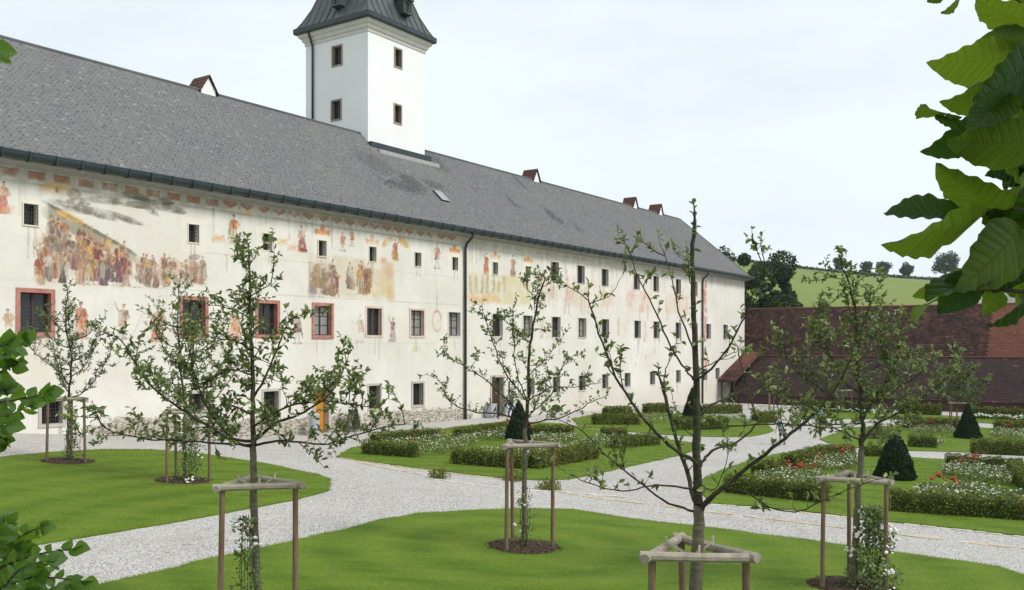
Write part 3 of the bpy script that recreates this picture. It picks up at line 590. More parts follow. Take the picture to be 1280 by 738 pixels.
# repaired plaster round openings, drips below the sills, thin cracks
for o in OPEN:
    if o[4] in ('small', 'up'): panel(o[0]-.75, o[2]-.5, o[0]+.75, o[3]+.35, (228,222,208), .5, .12)
    if 'door' in o[4]: continue
    for q in range(3): x_ = o[0]+pr.uniform(-.5, .5)*o[1]; stroke(x_, o[2]-.15, x_+pr.uniform(-.04, .04), o[2]-pr.uniform(.5, 1.5), pr.uniform(.03, .07), (150,140,122), .45)
for q in range(40): t = pr.uniform(-32, 46); z = pr.uniform(2.5, 10.5); panel(t, z, t+pr.uniform(.5, 2.2), z+pr.uniform(.4, 1.8), ((232,226,212),(206,192,164),(216,206,186))[q % 3], pr.uniform(.2, .45), .25)
for q in range(26):
    t = pr.uniform(-31, 40); z = pr.uniform(3, 11)
    for k_ in range(7): t2, z2 = t+pr.uniform(-.12, .12), z-pr.uniform(.12, .35); stroke(t, z, t2, z2, .02, (128,116,100), .5); t, z = t2, z2
for q in range(60): t = pr.uniform(-32, 48); stroke(t, 11.5, t+pr.uniform(-.05, .05), pr.uniform(9.5, 11.1), pr.uniform(.04, .12), (150,140,124), .3)
# wall mesh with openings, finer where it is near
ts = [TL]; t = TL
while t < TR:
    Yt = P0[1]+t*DV[1]; Xt = P0[0]+t*DV[0]; ppm = 928*(DV[0]*Yt-Xt*DV[1])/Yt**2
    t += .85/ppm if t > -31 else .4; ts.append(min(t, TR))
ts = np.array(ts); zs = np.r_[np.arange(-2.6, .4, .25), np.arange(.4, 3.2, .07), np.arange(3.2, 11.9, .036), 11.95]
te = sorted({round(x, 3) for o in OPEN for x in (o[0]-o[1]/2, o[0]+o[1]/2)}); ze = sorted({round(x, 3) for o in OPEN for x in (o[2], o[3])})
def merge(base, extra):
    base = np.array([b for b in base if min((abs(b-e) for e in extra), default=9) > .012]); return np.unique(np.r_[base, extra])
ts = merge(ts, te); zs = merge(zs, ze); nt, nz = len(ts), len(zs)
Tg, Zg = np.meshgrid(ts, zs); i = (np.arange(nt-1)[None] + (np.arange(nz-1)*nt)[:, None])
tc_ = (ts[1:]+ts[:-1])/2; zc_ = (zs[1:]+zs[:-1])/2; hole = np.zeros((nz-1, nt-1), bool)
for o in OPEN: hole |= ((zc_ > o[2]) & (zc_ < o[3]))[:, None] & ((tc_ > o[0]-o[1]/2) & (tc_ < o[0]+o[1]/2))[None]
i = i[~hole]; Fq = np.stack([i, i+1, i+nt+1, i+nt], 1)
ci = np.clip(((Tg-T0)/RES).astype(int), 0, cw-1); cj = np.clip((Zg/RES).astype(int), 0, ch-1)
okm = (Tg > T0) & (Zg > 0); wc = np.concatenate([cv[cj, ci], (np.clip(al[cj, ci]*1.12, 0, 1)*okm*.95)[..., None]], -1).reshape(-1, 4)
gx = terr(P0[0]+Tg*DV[0], P0[1]+Tg*DV[1]); sx_ = np.interp(Tg, [-30, -26, -23, -14, -9, -4, -.5, 1.5, 6, 20], [.2, .35, 1, 1, 1, .95, .8, .3, .15, .1])
st_ = np.clip(1.25-(Zg-gx)/1.15, 0, 1)*sx_
wv = np.stack([Tg, .012*np.sin(Tg*.9)+.01*np.sin(Zg*1.3+Tg*.4), Zg], -1).reshape(-1, 3)
link('wall', mesh_np(wv, Fq, col=wc, attrs={'stone': st_.ravel()}), M['facade'], bld)
b = MB(); b.quad((TL,.03,-2.6),(TL,2*RW,-2.6),(TL,2*RW,11.9),(TL,.03,11.9)); b.quad((TR,.03,-2.6),(TR,2*RW,-2.6),(TR,2*RW,11.9),(TR,.03,11.9)); b.quad((TL,2*RW,-2.6),(TR,2*RW,-2.6),(TR,2*RW,11.9),(TL,2*RW,11.9))
b.build('end_wall', M['plaster'], bld, fix=False)
# windows and doors
def frame_boxes(b, x0, x1, z0, z1, w, y0, y1):
    b.box(x0-w, x0, y0, y1, z0-w, z1+w); b.box(x1, x1+w, y0, y1, z0-w, z1+w); b.box(x0, x1, y0, y1, z1, z1+w); b.box(x0, x1, y0, y1, z0-w, z0)
def reveal(b, x0, x1, z0, z1, d, y=.0):
    b.quad((x0,y,z0),(x0,d,z0),(x0,d,z1),(x0,y,z1)); b.quad((x1,y,z0),(x1,d,z0),(x1,d,z1),(x1,y,z1)); b.quad((x0,y,z0),(x1,y,z0),(x1,d,z0),(x0,d,z0)); b.quad((x0,y,z1),(x1,y,z1),(x1,d,z1),(x0,d,z1))
def window(root, t, w, z0, z1, kind):
    x0, x1 = t-w/2, t+w/2; dp = .32
    b = MB(); reveal(b, x0, x1, z0, z1, dp, .0); sur = {'red':.17, 'pink':.12, 'plain':.07, 'up':.05, 'low':.13, 'low2':.06, 'small':.05}[kind]
    frame_boxes(b, x0, x1, z0, z1, sur, -.035, .06)
    mt = {'red':'red_frame', 'pink':'pink_frame', 'low':'stone'}.get(kind, 'plaster' if kind == 'small' else 'cornice')
    win = b.build('window', M[mt], root)
    b = MB(); g = .05; yb = dp-.09
    if kind in ('red', 'pink', 'plain', 'up'):
        frame_boxes(b, x0+g+.002, x1-g-.002, z0+g+.002, z1-g-.002, g, yb, yb+.07); b.box(t-.045, t+.045, yb-.01, yb+.06, z0+g, z1-g)
        nr = 3; rows = np.linspace(z0+g, z1-g, nr+1)
        for zz in rows[1:-1]:
            b.box(x0+g, t-.045, yb+.012, yb+.05, zz-.018, zz+.018); b.box(t+.045, x1-g, yb+.012, yb+.05, zz-.018, zz+.018)
        b.build('casement', M['wood_dark'], win); pale = kind != 'red' and t < 1 and t != -8.33 or t in (-12.28,) or (t > 1 and random.random() < .25)
        near = t < 5
        gm = M['pale_glass'] if pale else M['glass']
        if near:
            for r_ in range(nr):
                for s0, s1 in ((x0+g, t-.045), (t+.045, x1-g)):
                    tilt = random.uniform(-.006, .006)
                    p = MB(); p.quad((s0,yb+.03+tilt,rows[r_]),(s1,yb+.03,rows[r_]),(s1,yb+.03-tilt,rows[r_+1]),(s0,yb+.03,rows[r_+1])); p.build('pane', gm, win)
        else:
            for s0, s1 in ((x0+g, t-.045), (t+.045, x1-g)):
                p = MB(); p.quad((s0,yb+.03,z0+g),(s1,yb+.03+random.uniform(-.01,.01),z0+g),(s1,yb+.03,z1-g),(s0,yb+.03,z1-g)); p.build('pane', gm, win)
        b = MB(); b.box(x0-sur, x1+sur, -.075, -.036, z0-sur-.002, z0-sur+.06)
        if kind == 'red' and False: b.build('sill', M[mt], win)
    else:
        p = MB(); p.quad((x0,dp-.01,z0),(x1,dp-.01,z0),(x1,dp-.01,z1),(x0,dp-.01,z1)); p.build('pane', M['glass'], win)
        nvb = 3 if kind != 'small' else 2; nh = 5 if kind != 'small' else 4
        for q in range(1, nvb+1): b.tube([(x0+(x1-x0)*q/(nvb+1), .13, z0), (x0+(x1-x0)*q/(nvb+1), .13, z1)], .014, 5)
        for q in range(1, nh+1): b.tube([(x0, .15, z0+(z1-z0)*q/(nh+1)), (x1, .15, z0+(z1-z0)*q/(nh+1))], .014, 5)
        b.build('grille', M['iron'], win)
    return win
def door(root, t, w, z0, z1, mat, planks, label):
    x0, x1 = t-w/2, t+w/2; b = MB(); reveal(b, x0, x1, z0, z1, .4); frame_boxes(b, x0, x1, z0, z1, .16, -.04, .07); d = b.build('door', M['stone'], root); d['label'] = label
    for q in range(planks):
        a0 = x0+(x1-x0)*q/planks; a1 = x0+(x1-x0)*(q+1)/planks; p = MB(); p.box(a0+.006, a1-.006, .3+.004*(q % 2), .36, z0+.02, z1-.02); p.build('plank', M[mat], d)
    p = MB(); p.tube([(x0+.14, .26, z0+1.15), (x0+.3, .26, z0+1.15)], .015, 6); p.box(x0+.12, x0+.15, .26, .3, z0+1.1, z0+1.2); p.build('handle', M['iron'], d)
for o in OPEN:
    if o[4] == 'orange_door': door(bld, o[0], o[1], o[2], o[3], 'orange_door', 6, 'bright ochre plank door')
    elif o[4] == 'brown_door': door(bld, o[0], o[1], o[2], o[3], 'brown_door', 8, 'dark brown plank door')
    else: window(bld, *o)
# eaves, gutter, pipes
sl = math.atan2(RIDGE-EZ, RW); EO = .62
b = MB(); b.prism([(0, 0)], 0, 0) if False else None
b = MB()
prof = [(.02, 11.6), (-.12, 11.66), (-.3, 11.72), (-EO+.04, 11.74), (-EO+.04, 11.86), (.02, 11.9)]
for (y0, z0), (y1, z1) in zip(prof, prof[1:]): b.quad((TL-.5,y0,z0),(TR+.5,y0,z0),(TR+.5,y1,z1),(TL-.5,y1,z1))
b.build('soffit', M['eave_board'], bld, fix=False)
b = MB(); gp = [(-EO+.03, 12.06), (-EO-.02, 11.86), (-EO-.10, 11.79), (-EO-.20, 11.82), (-EO-.25, 11.95), (-EO-.265, 12.10), (-EO-.235, 12.10), (-EO-.22, 11.96), (-EO-.17, 11.86), (-EO-.10, 11.84), (-EO-.03, 11.92), (-EO+.0, 12.06)]
for (y0, z0), (y1, z1) in zip(gp, gp[1:]): b.quad((TL-.5,y0,z0),(TR+.8,y0,z0),(TR+.8,y1,z1),(TL-.5,y1,z1))
b.quad((TL-.5,-EO+.03,12.06),(TR+.8,-EO+.03,12.06),(TR+.8,-EO+.16,12.20),(TL-.5,-EO+.16,12.20))
gut = b.build('gutter', M['lead'], bld, fix=False)
brk = MB().box(-.02, .02, -EO-.285, -EO+.02, 11.75, 11.785).box(-.02, .02, -EO-.30, -EO-.27, 11.76, 12.12).box(-.012, .012, -EO-.27, -EO-.0, 12.10, 12.12).mesh(); brk.materials.append(M['lead'])
for q in range(-31, 30):
    o = bpy.data.objects.new('gutter_bracket', brk); C.objects.link(o); o.parent = gut; o.location = (q*1.05, 0, 0)
for tp in (.03, 38.5):
    zb = tz(*(P0+DV*tp)); b = MB(); b.tube([(tp, -EO-.1, 11.8), (tp, -EO-.08, 11.6), (tp, -.25, 11.2), (tp, -.13, 10.9), (tp, -.13, zb-.05)], .085, 8)
    rp = b.build('rain_pipe', M['lead'], bld, smooth=True)
    for zz in (1.2, 3.4, 5.6, 7.8, 10): MB().tube([(tp, -.13, zz), (tp, -.13, zz+.06)], .1, 8).box(tp-.02, tp+.02, -.14, .02, zz, zz+.05).build('pipe_clamp', M['lead'], rp)
# roof deck and slates
rl = RW+EO-.1; SL = math.hypot(rl, (RIDGE-EZ)*(rl/RW)); zE = 12.06
def rp_(t, s, up=0): u = s/SL; return np.stack(np.broadcast_arrays(t, -EO+.1+(RW+EO-.1)*u - up*math.sin(sl), zE+(RIDGE-zE)*u + up*math.cos(sl)), -1)
b = MB(); dz = .03
b.poly([(TL-.5,-EO+.1,zE-dz),(TR+.55,-EO+.1,zE-dz),(TR-HIP,RW,RIDGE-dz),(TL-.5,RW,RIDGE-dz)]); b.poly([(TL-.5,2*RW+EO,zE-dz),(TR+.55,2*RW+EO,zE-dz),(TR-HIP,RW,RIDGE-dz),(TL-.5,RW,RIDGE-dz)]); b.poly([(TR+.55,-EO+.1,zE-dz),(TR+.55,2*RW+EO,zE-dz),(TR-HIP,RW,RIDGE-dz)])
dk = mesh_np(np.array(b.v), [np.array([f for f in b.f if len(f) == 4]), np.array([f for f in b.f if len(f) == 3])], col=np.full(len(b.v), .5) * np.array([[1.0], [0]]).T[:, :1].repeat(len(b.v), 0).ravel())
roof = link('roof', dk, M['slate'], bld)
cw_, chh = .21, .145; rows = int(SL/chh); tt = []; ss = []
for r_ in range(rows):
    s0 = r_*chh; tmax = TR+.5-(HIP+.5)*(s0/SL); a = np.arange(TL-.4+(r_ % 2)*cw_/2, tmax, cw_); tt.append(a); ss.append(np.full(len(a), s0))
tt = np.concatenate(tt); ss = np.concatenate(ss); n = len(tt); tt = tt+rng.normal(0, .012, n); ss = ss+rng.normal(0, .006, n)
jw = cw_*.497; lift = .009+np.abs(rng.normal(0, .007, n)); tw = rng.normal(0, .005, n)
A = rp_(tt-jw, ss, lift+tw); B = rp_(tt+jw, ss, lift-tw); B2 = rp_(tt+jw*.93, ss+chh*1.25, .002); A2 = rp_(tt-jw*.93, ss+chh*1.25, .002)
A0 = rp_(tt-jw, ss, -.02); B0 = rp_(tt+jw, ss, -.02)
V = np.stack([A, B, B2, A2, A0, B0], 1).reshape(-1, 3); o6 = np.arange(n)[:, None]*6
cr = np.clip(rng.normal(.50, .11, n), 0, .85); hi = rng.random(n); bigz = np.interp(tt, [-46, -10, 5, 50], [.040, .028, .008, .004])*(.35+1.1*ss/SL); cr = np.where(hi < bigz, rng.uniform(.9, 1, n), cr)
dkp = np.zeros(n)
for (pxs, pys, rt, rs, a_) in ((505,245,1.6,.5,.9),(515,238,.8,.9,.9),(543,240,.9,.5,.7),(470,212,1.2,1.1,.5),(690,278,.5,1.0,.8),(545,205,.9,1.2,.6),(650,230,.3,1.2,.6),(700,285,.5,.5,.7),(722,295,.5,.5,.6),(640,260,.3,.8,.6)):
    # pixel onto the roof plane
    r0 = np.array([(pxs-CX)/F, 1, (HY-pys)/F]); nrm = np.array([NV[0]*-math.sin(sl), NV[1]*-math.sin(sl), math.cos(sl)]); p0 = np.array([P0[0], P0[1], EZ]); tq = nrm@(p0-np.array([0,0,CZ]))/(nrm@r0)
    hp = r0*tq + np.array([0,0,CZ]); lt = (hp[:2]-P0)@DV; lw = (hp[:2]-P0)@NV; ls = (lw+EO-.1)/(RW+EO-.1)*SL
    d = np.clip(1.3-np.hypot((tt-lt)/rt, (ss-ls)/rs)+rng.normal(0, .3, n), 0, 1); dkp = np.maximum(dkp, np.minimum(d*2, 1)*a_)
col = np.repeat(np.c_[cr, dkp, dkp*0], 6, 0)
so = link('slates', mesh_np(V, np.concatenate([o6+np.array([[0,1,2,3]]), o6+np.array([[4,5,1,0]])]), col=col), M['slate'], roof); tag(so, kind='stuff')
b = MB(); b.tube([(TL-.5, RW, RIDGE+.02), (0, RW, RIDGE+.02), (TR-HIP, RW, RIDGE+.02)], .09, 6); b.tube([(TR-HIP, RW, RIDGE+.02), (TR+.55, -EO+.1, zE+.02)], .06, 6); b.build('ridge_cap', M['slate'], roof)
# skylight
def on_roof(px, py):
    r0 = np.array([(px-CX)/F, 1, (HY-py)/F]); nrm = np.array([NV[0]*-math.sin(sl), NV[1]*-math.sin(sl), math.cos(sl)]); p0 = np.array([P0[0], P0[1], EZ]); tq = nrm@(p0-np.array([0,0,CZ]))/(nrm@r0)
    hp = r0*tq + np.array([0,0,CZ]); return (hp[:2]-P0)@DV, (hp[:2]-P0)@NV
lt, lw = on_roof(551, 257); ls = (lw+EO-.1)/(RW+EO-.1)*SL
q4 = [rp_(lt+a_, ls+c_, .12) for a_, c_ in ((-.4,-.55),(.4,-.55),(.4,.55),(-.4,.55))]; q0 = [rp_(lt+a_, ls+c_, .0) for a_, c_ in ((-.4,-.55),(.4,-.55),(.4,.55),(-.4,.55))]
b = MB()
for q in range(4): b.quad(q0[q], q0[(q+1) % 4], q4[(q+1) % 4], q4[q])
sk = b.build('skylight', M['lead'], roof, fix=False); MB().quad(*q4).build('pane', M['pale_glass'], sk, fix=False)
# chimneys with little gabled tile hoods
for px, py, hh, ww in ((254,97,.66,.92),(665,213,.70,.82),(789,250,.74,.82),(821,258,.78,.82)):
    r = (px-CX)/F; p = P0+NV*(RW+.3); t = (r*p[1]-p[0])/(DV[0]-r*DV[1]); y0, y1 = RW-.15, RW+1.0; z0 = RIDGE-.9; zt = RIDGE+.12
    b = MB(); b.prism([(t-ww/2, z0), (t+ww/2, z0), (t+ww/2, zt), (t, zt+hh), (t-ww/2, zt)], y0, y1); cn = b.build('chimney', M['tower_white'], roof)
    for s_ in (-1, 1):
        nr = 4
        for q in range(nr):
            u0, u1 = q/nr, (q+1.15)/nr; ex = ww/2+.16; f = lambda u: (t+s_*ex*(1-min(u, 1)), zt-.22+(hh+.34)*min(u, 1))
            (xa, za), (xb, zb) = f(u0), f(u1); p = MB(); p.quad((xa,y0-.12,za+.07),(xa,y1+.12,za+.07),(xb,y1+.12,zb+.03),(xb,y0-.12,zb+.03)); p.quad((xa,y0-.12,za-.01),(xa,y1+.12,za-.01),(xa,y1+.12,za+.07),(xa,y0-.12,za+.07)); p.quad((xa,y0-.12,za-.01),(xb,y0-.12,zb-.03),(xb,y0-.12,zb+.03),(xa,y0-.12,za+.07)); p.build('tile_course', M['red_tile'], cn, fix=False)
# ------------------------------------------------------------------ tower
TA, TB, WA, WB = -2.95, 2.76, 5.5, 11.2; tcx, tcy = (TA+TB)/2, (WA+WB)/2; th = (TB-TA)/2
tp = P0+DV*tcx+NV*tcy
tow = empty('church_tower', (tp[0], tp[1], 0), RZ, 'square white rendered tower with dark metal roof rising behind the slate ridge', 'tower')
ZT = 25.0
def twall(openings):   # returns wall of one side in local (x, z) with holes
    xs = sorted({-th, th, *[v for o in openings for v in (o[0]-o[2]/2, o[0]+o[2]/2)]}); zz = sorted({0.0, ZT, *[v for o in openings for v in (o[1]-o[3]/2, o[1]+o[3]/2)]}); q = []
    for a, c_ in zip(xs, xs[1:]):
        for d, e in zip(zz, zz[1:]):
            if any(abs((a+c_)/2-o[0]) < o[2]/2 and abs((d+e)/2-o[1]) < o[3]/2 for o in openings): continue
            q.append((a, c_, d, e))
    return q
def tow_px(face, px, py):
    if face == 'front':
        r = (px-CX)/F; p = P0+NV*WA; t = (r*p[1]-p[0])/(DV[0]-r*DV[1]); Y = p[1]+t*DV[1]; return t-tcx, CZ+(HY-py)/F*Y
    r = (px-CX)/F; p = P0+DV*TA; w = (r*p[1]-p[0])/(NV[0]-r*NV[1]); Y = p[1]+w*NV[1]; return w-tcy, CZ+(HY-py)/F*Y
of = [(*tow_px('front', 497.5, 73), .62, 1.15), (*tow_px('front', 497, 143), .62, 1.15)]; ol = [(*tow_px('left', 421.5, 70), .78, 1.2), (*tow_px('left', 420.5, 138), .78, 1.2)]
b = MB()
for a, c_, d, e in twall(of): b.quad((a,-th,d),(c_,-th,d),(c_,-th,e),(a,-th,e))
for a, c_, d, e in twall(ol): b.quad((-th,a,d),(-th,c_,d),(-th,c_,e),(-th,a,e))
b.quad((th,-th,0),(th,th,0),(th,th,ZT),(th,-th,ZT)); b.quad((-th,th,0),(th,th,0),(th,th,ZT),(-th,th,ZT)); b.build('wall', M['tower_white'], tow, fix=False)
for face, ops in (('front', of), ('left', ol)):
    for x, z, w, h in ops:
        b = MB(); x0, x1, z0, z1 = x-w/2, x+w/2, z-h/2, z+h/2; reveal(b, x0, x1, z0, z1, .3); frame_boxes(b, x0, x1, z0, z1, .11, -.04, .05)
        wn_ = b.build('window', M['tower_frame'], tow); c2 = MB(); frame_boxes(c2, x0+.062, x1-.062, z0+.062, z1-.062, .06, .2, .27); c2.box(x-.03, x+.03, .2, .26, z0+.06, z1-.06); c2.box(x0+.06, x1-.06, .215, .25, z-.02, z+.02); c2.build('casement', M['wood_dark'], wn_)
        for s0, s1 in ((x0+.06, x-.03), (x+.03, x1-.06)):
            for e0, e1 in ((z0+.06, z-.02), (z+.02, z1-.06)): MB().quad((s0,.24,e0),(s1,.24,e0),(s1,.24,e1),(s0,.24,e1)).build('pane', M['glass'], wn_)
        if face == 'front': wn_.location = (0, -th, 0)
        else: wn_.location = (-th, 0, 0); wn_.rotation_euler = (0, 0, R(-90)); 
        if face == 'left':    # local x runs towards -y after the turn: mirror it back
            wn_.scale = (-1, 1, 1)
def ring(b, prof):
    for (r0, z0), (r1, z1) in zip(prof, prof[1:]):
        for a in range(4):
            c0, s0 = [(-1,-1),(1,-1),(1,1),(-1,1)][a]; c1, s1 = [(1,-1),(1,1),(-1,1),(-1,-1)][a]
            b.quad((c0*r0,s0*r0,z0),(c1*r0,s1*r0,z0),(c1*r1,s1*r1,z1),(c0*r1,s0*r1,z1))
b = MB(); ring(b, [(th, ZT-.05), (th+.05, ZT), (th+.07, ZT+.18), (th+.16, ZT+.24), (th+.22, ZT+.42), (th+.34, ZT+.50), (th+.40, ZT+.68), (th+.40, ZT+.80)]); b.build('cornice', M['cornice'], tow, fix=False)
b = MB(); ring(b, [(th+.40, ZT+.72), (th+.56, ZT+.72), (th+.60, ZT+.80), (th+.60, ZT+1.10), (th+.54, ZT+1.12), (th+.50, ZT+1.0)]); b.build('gutter', M['lead'], tow, fix=False)
rprof = [(th+.52, ZT+1.0), (th+.18, ZT+1.55), (th-.28, ZT+2.5), (th-.62, ZT+3.5), (th-.88, ZT+4.6), (th-1.05, ZT+5.6), (th-1.5, ZT+6.2), (.02, ZT+9.5)]
b = MB(); ring(b, rprof); troof = b.build('roof', M['tower_roof'], tow, fix=False)
b = MB()
for a in range(4):
    ca = [((0,-1),(1,0)),((1,0),(0,1)),((0,1),(-1,0)),((-1,0),(0,-1))][a]; nrm, tan = ca
    for q in range(-4, 5):
        pts = []
        for r_, z in rprof[:6]:
            o_ = q*.62
            if abs(o_) > r_: break
            pts.append((nrm[0]*(r_+.02)+tan[0]*o_, nrm[1]*(r_+.02)+tan[1]*o_, z+.01))
        if len(pts) > 1: b.tube(pts, .03, 4)
for sx2, sy2 in ((-1,-1),(1,-1),(1,1),(-1,1)): b.tube([(sx2*r_, sy2*r_, z) for r_, z in rprof], .05, 5)
b.build('standing_seam', M['tower_roof'], troof)
for face in ('front', 'left'):
    b = MB(); b.box(-.42, .42, -.75, 1.0, 0, .12); b.box(-.42, -.30, -.7, 1.0, .12, .95); b.box(.30, .42, -.7, 1.0, .12, .95); b.prism([(-.52, .95), (.52, .95), (.46, 1.05), (0, 1.4), (-.46, 1.05)], -.85, 1.2)
    dm = b.build('dormer', M['tower_roof'], troof); MB().quad((-.3,-.55,.12),(.3,-.55,.12),(.3,-.55,.95),(-.3,-.55,.95)).build('pane', M['glass'], dm); c2 = MB(); frame_boxes(c2, -.24, .24, .18, .89, .06, -.6, -.56); c2.build('frame', M['tower_frame'], dm)
    off = .62 if face == 'front' else -.35
    if face == 'front': dm.location = (off, -(th-.32), ZT+2.0)
    else: dm.location = (-(th-.32), off, ZT+2.0); dm.rotation_euler = (0, 0, R(-90))
b = MB(); yl = tow_px('left', 392, 80)[0]; b.tube([(-th-.5, yl, ZT+.75), (-th-.42, yl, ZT+.55), (-th-.12, yl, ZT-.1), (-th-.1, yl, ZT-.5), (-th-.1, yl, 17)], .075, 8); b.build('rain_pipe', M['lead'], tow, smooth=True)
b = MB(); b.box(-th-.06, th+.3, -th-.35, -th+.02, RIDGE-1.05, RIDGE-.62); b.build('flashing', M['lead'], tow); b = MB(); b.box(-th+.3, th+.7, -th-.75, -th-.36, RIDGE-1.42, RIDGE-1.12); b.build('lead_apron', M['eave_board'], tow)
# ------------------------------------------------------------------ barn across the end
q0_ = P0+DV*42.66
barn = empty('barn', (q0_[0], q0_[1], 0), math.atan2(-NV[1], -NV[0]), 'long low barn with mossy dark red tiled roofs closing the courtyard', 'barn')
BL = 46
def slope_tiles(x0, x1, y0, z0, y1, z1, cw2, ch2, colf, name, parent, base=True):
    Ls = math.hypot(y1-y0, z1-z0); sn, cs = (z1-z0)/Ls, (y1-y0)/Ls; rr_ = int(Ls/ch2); X = []; S = []
    for r_ in range(rr_): a = np.arange(x0+(r_ % 2)*cw2/2, x1, cw2); X.append(a); S.append(np.full(len(a), r_*ch2))
    X = np.concatenate(X); S = np.concatenate(S); n = len(X); X = X+rng.normal(0, .01, n); lf = .03+np.abs(rng.normal(0, .012, n))
    sag = .05*(1.1+np.sin(X*.31))*np.sin(S/Ls*np.pi)
    def pt(x, s, u): return np.stack([x, y0+cs*s-sn*(u+sag), z0+sn*s+cs*(u+sag)], -1)
    j = cw2*.48; V = np.stack([pt(X-j, S, lf), pt(X+j, S, lf), pt(X+j, S+ch2*1.2, .002), pt(X-j, S+ch2*1.2, .002), pt(X-j, S, -.03), pt(X+j, S, -.03)], 1).reshape(-1, 3); o6 = np.arange(n)[:, None]*6
    o = link(name, mesh_np(V, np.concatenate([o6+np.array([[0,1,2,3]]), o6+np.array([[4,5,1,0]])]), col=np.repeat(colf(X, S, n), 6, 0)), M['tile'], parent); tag(o, kind='stuff'); return o
def c_up(X, S, n):
    r_ = np.clip(rng.normal(.55, .2, n), 0, .93); new = (X > 23.6).astype(float); return np.c_[np.where(new > 0, np.clip(r_+.1, 0, .9), r_), new*rng.uniform(.75, 1, n), np.clip((.22-S/7)*3, 0, .8)*(1-new)*rng.random(n)]
def c_lo(X, S, n):
    r_ = np.clip(rng.normal(.35, .17, n), 0, .9); r_ = np.where(rng.random(n) < .008, 1.0, r_); return np.c_[r_, (rng.random(n) < .004)*1.0, rng.uniform(.25, .8, n)]
def c_or(X, S, n): return np.c_[np.clip(rng.normal(.7, .15, n), 0, 1), np.clip((S-2)/4, 0, 1)*rng.uniform(.7, 1, n), rng.uniform(0, .4, n)]
b = MB(); b.box(1.8, BL, .1, 13, -2.6, -.1); b.build('wall', M['barn_wall'], barn)
UL = -9.0; b = MB(); b.poly([(1.7,-.35,-.26),(BL,-.35,-.26),(BL,7.85,3.41),(1.7,7.85,3.41)]); b.poly([(UL,7.85,3.43),(BL,7.85,3.43),(BL,13,8.67),(UL,13,8.67)]); b.poly([(UL,13,8.67),(BL,13,8.67),(BL,20,2),(UL,20,2)]); b.poly([(1.7,-.35,-.26),(1.7,7.85,3.41),(1.7,7.85,-2.6),(1.7,-.35,-2.6)]); b.poly([(UL,7.85,3.43),(UL,13,8.67),(UL,20,2),(UL,20,-2.6),(UL,7.85,-2.6)]); b.poly([(UL,7.85,3.43),(1.9,7.85,3.43),(1.9,7.85,-2.6),(UL,7.85,-2.6)])
br = b.build('roof', M['barn_wall'], barn)
slope_tiles(1.7, BL, -.4, -.25, 7.8, 3.43, .34, .27, c_lo, 'lower_tiles', br); slope_tiles(UL, BL, 7.8, 3.4, 13, 8.72, .34, .27, c_up, 'upper_tiles', br)
b = MB(); b.tube([(UL, 13, 8.74), (20, 13, 8.70), (BL, 13, 8.76)], .13, 6); b.build('ridge_tiles', M['ridge_tile'], br); MB().tube([(1.7, 7.75, 3.52), (BL, 7.75, 3.52)], .09, 6).build('abutment', M['ridge_tile'], br)
MB().box(23.45, 23.6, 7.5, 13, 3.3, 3.5).build('verge', M['ridge_tile'], br)
b = MB(); b.quad((.04,0,1.05),(1.9,0,1.05),(1.9,7.8,3.82),(.04,7.8,3.82)); lt_ = b.build('lean_to_roof', M['barn_wall'], barn); slope_tiles(.1, 1.9, -.1, 1.1, 7.8, 3.92, .3, .26, c_or, 'lean_to_tiles', lt_)
b = MB(); b.box(.3, .45, .1, .25, -2.5, 1.0); b.box(1.6, 1.75, .1, .25, -2.5, 1.0); b.box(.06, 1.9, .05, .2, .92, 1.04); b.build('post', M['brown_door'], barn); MB().quad((.04,3.5,-2.5),(1.8,3.5,-2.5),(1.8,3.5,2),(.04,3.5,2)).build('back_wall', M['barn_wall'], barn)

# ------------------------------------------------------------------ things by the facade
def wall_pt(t, out): p = P0+DV*t-NV*out; return Vector((p[0], p[1], tz(p[0], p[1])))
w0 = wall_pt(-13.6, .75); o = empty('litter_bin', w0, RZ, 'grey cylindrical litter bin standing left of the ochre door', 'bin')
b = MB(); b.tube([(0,0,.02),(0,0,.05),(0,0,1.02)], [.24,.26,.26], 16); b.build('body', M['bin'], o, smooth=False); MB().tube([(0,0,1.02),(0,0,1.06),(0,0,1.12)], [.275,.275,.2], 16).build('lid', M['bin'], o); MB().box(-.09,.09,-.275,-.255,.82,.92).build('slot', M['black'], o)
w0 = wall_pt(-10.55, .55); o = empty('menu_board', w0, RZ+.15, 'black folding menu board on the ground right of the ochre door', 'board')
b = MB(); b.poly([(-.33,-.22,.12),(.33,-.22,.12),(.33,-.02,1.2),(-.33,-.02,1.2)]); b.poly([(-.33,-.19,.12),(.33,-.19,.12),(.33,.01,1.2),(-.33,.01,1.2)]); b.build('panel', M['black'], o)
for sx_2 in (-1, 1): MB().tube([(sx_2*.35,-.24,0),(sx_2*.35,0,1.24)], .025, 6).build('leg', M['wood_dark'], o); MB().tube([(sx_2*.35,.28,0),(sx_2*.35,.02,1.22)], .022, 6).build('leg', M['wood_dark'], o)
w0 = wall_pt(-9.75, .7); o = empty('garden_chair', w0, RZ+.5, 'pale folding chair beside the black menu board', 'chair')
MB().box(-.22,.22,-.22,.22,.43,.46).build('seat', M['white_edge'], o); MB().box(-.22,.22,.21,.235,.6,.9).build('backrest', M['white_edge'], o)
for a_, c_ in ((-.2,-.2),(.2,-.2),(-.2,.22),(.2,.22)): MB().tube([(a_,c_,0),(a_,c_,.9 if c_ > 0 else .44)], .018, 6).build('leg', M['sign'], o)
w0 = wall_pt(2.45, .4); o = empty('grey_box_bin', w0, RZ, 'grey rectangular bin at the left of the dark brown doorway', 'bin')
b = MB(); b.box(-.3,.3,-.25,.25,.04,.85); b.build('body', M['bin'], o); MB().box(-.32,.32,-.27,.27,.85,.93).build('lid', M['bin'], o)
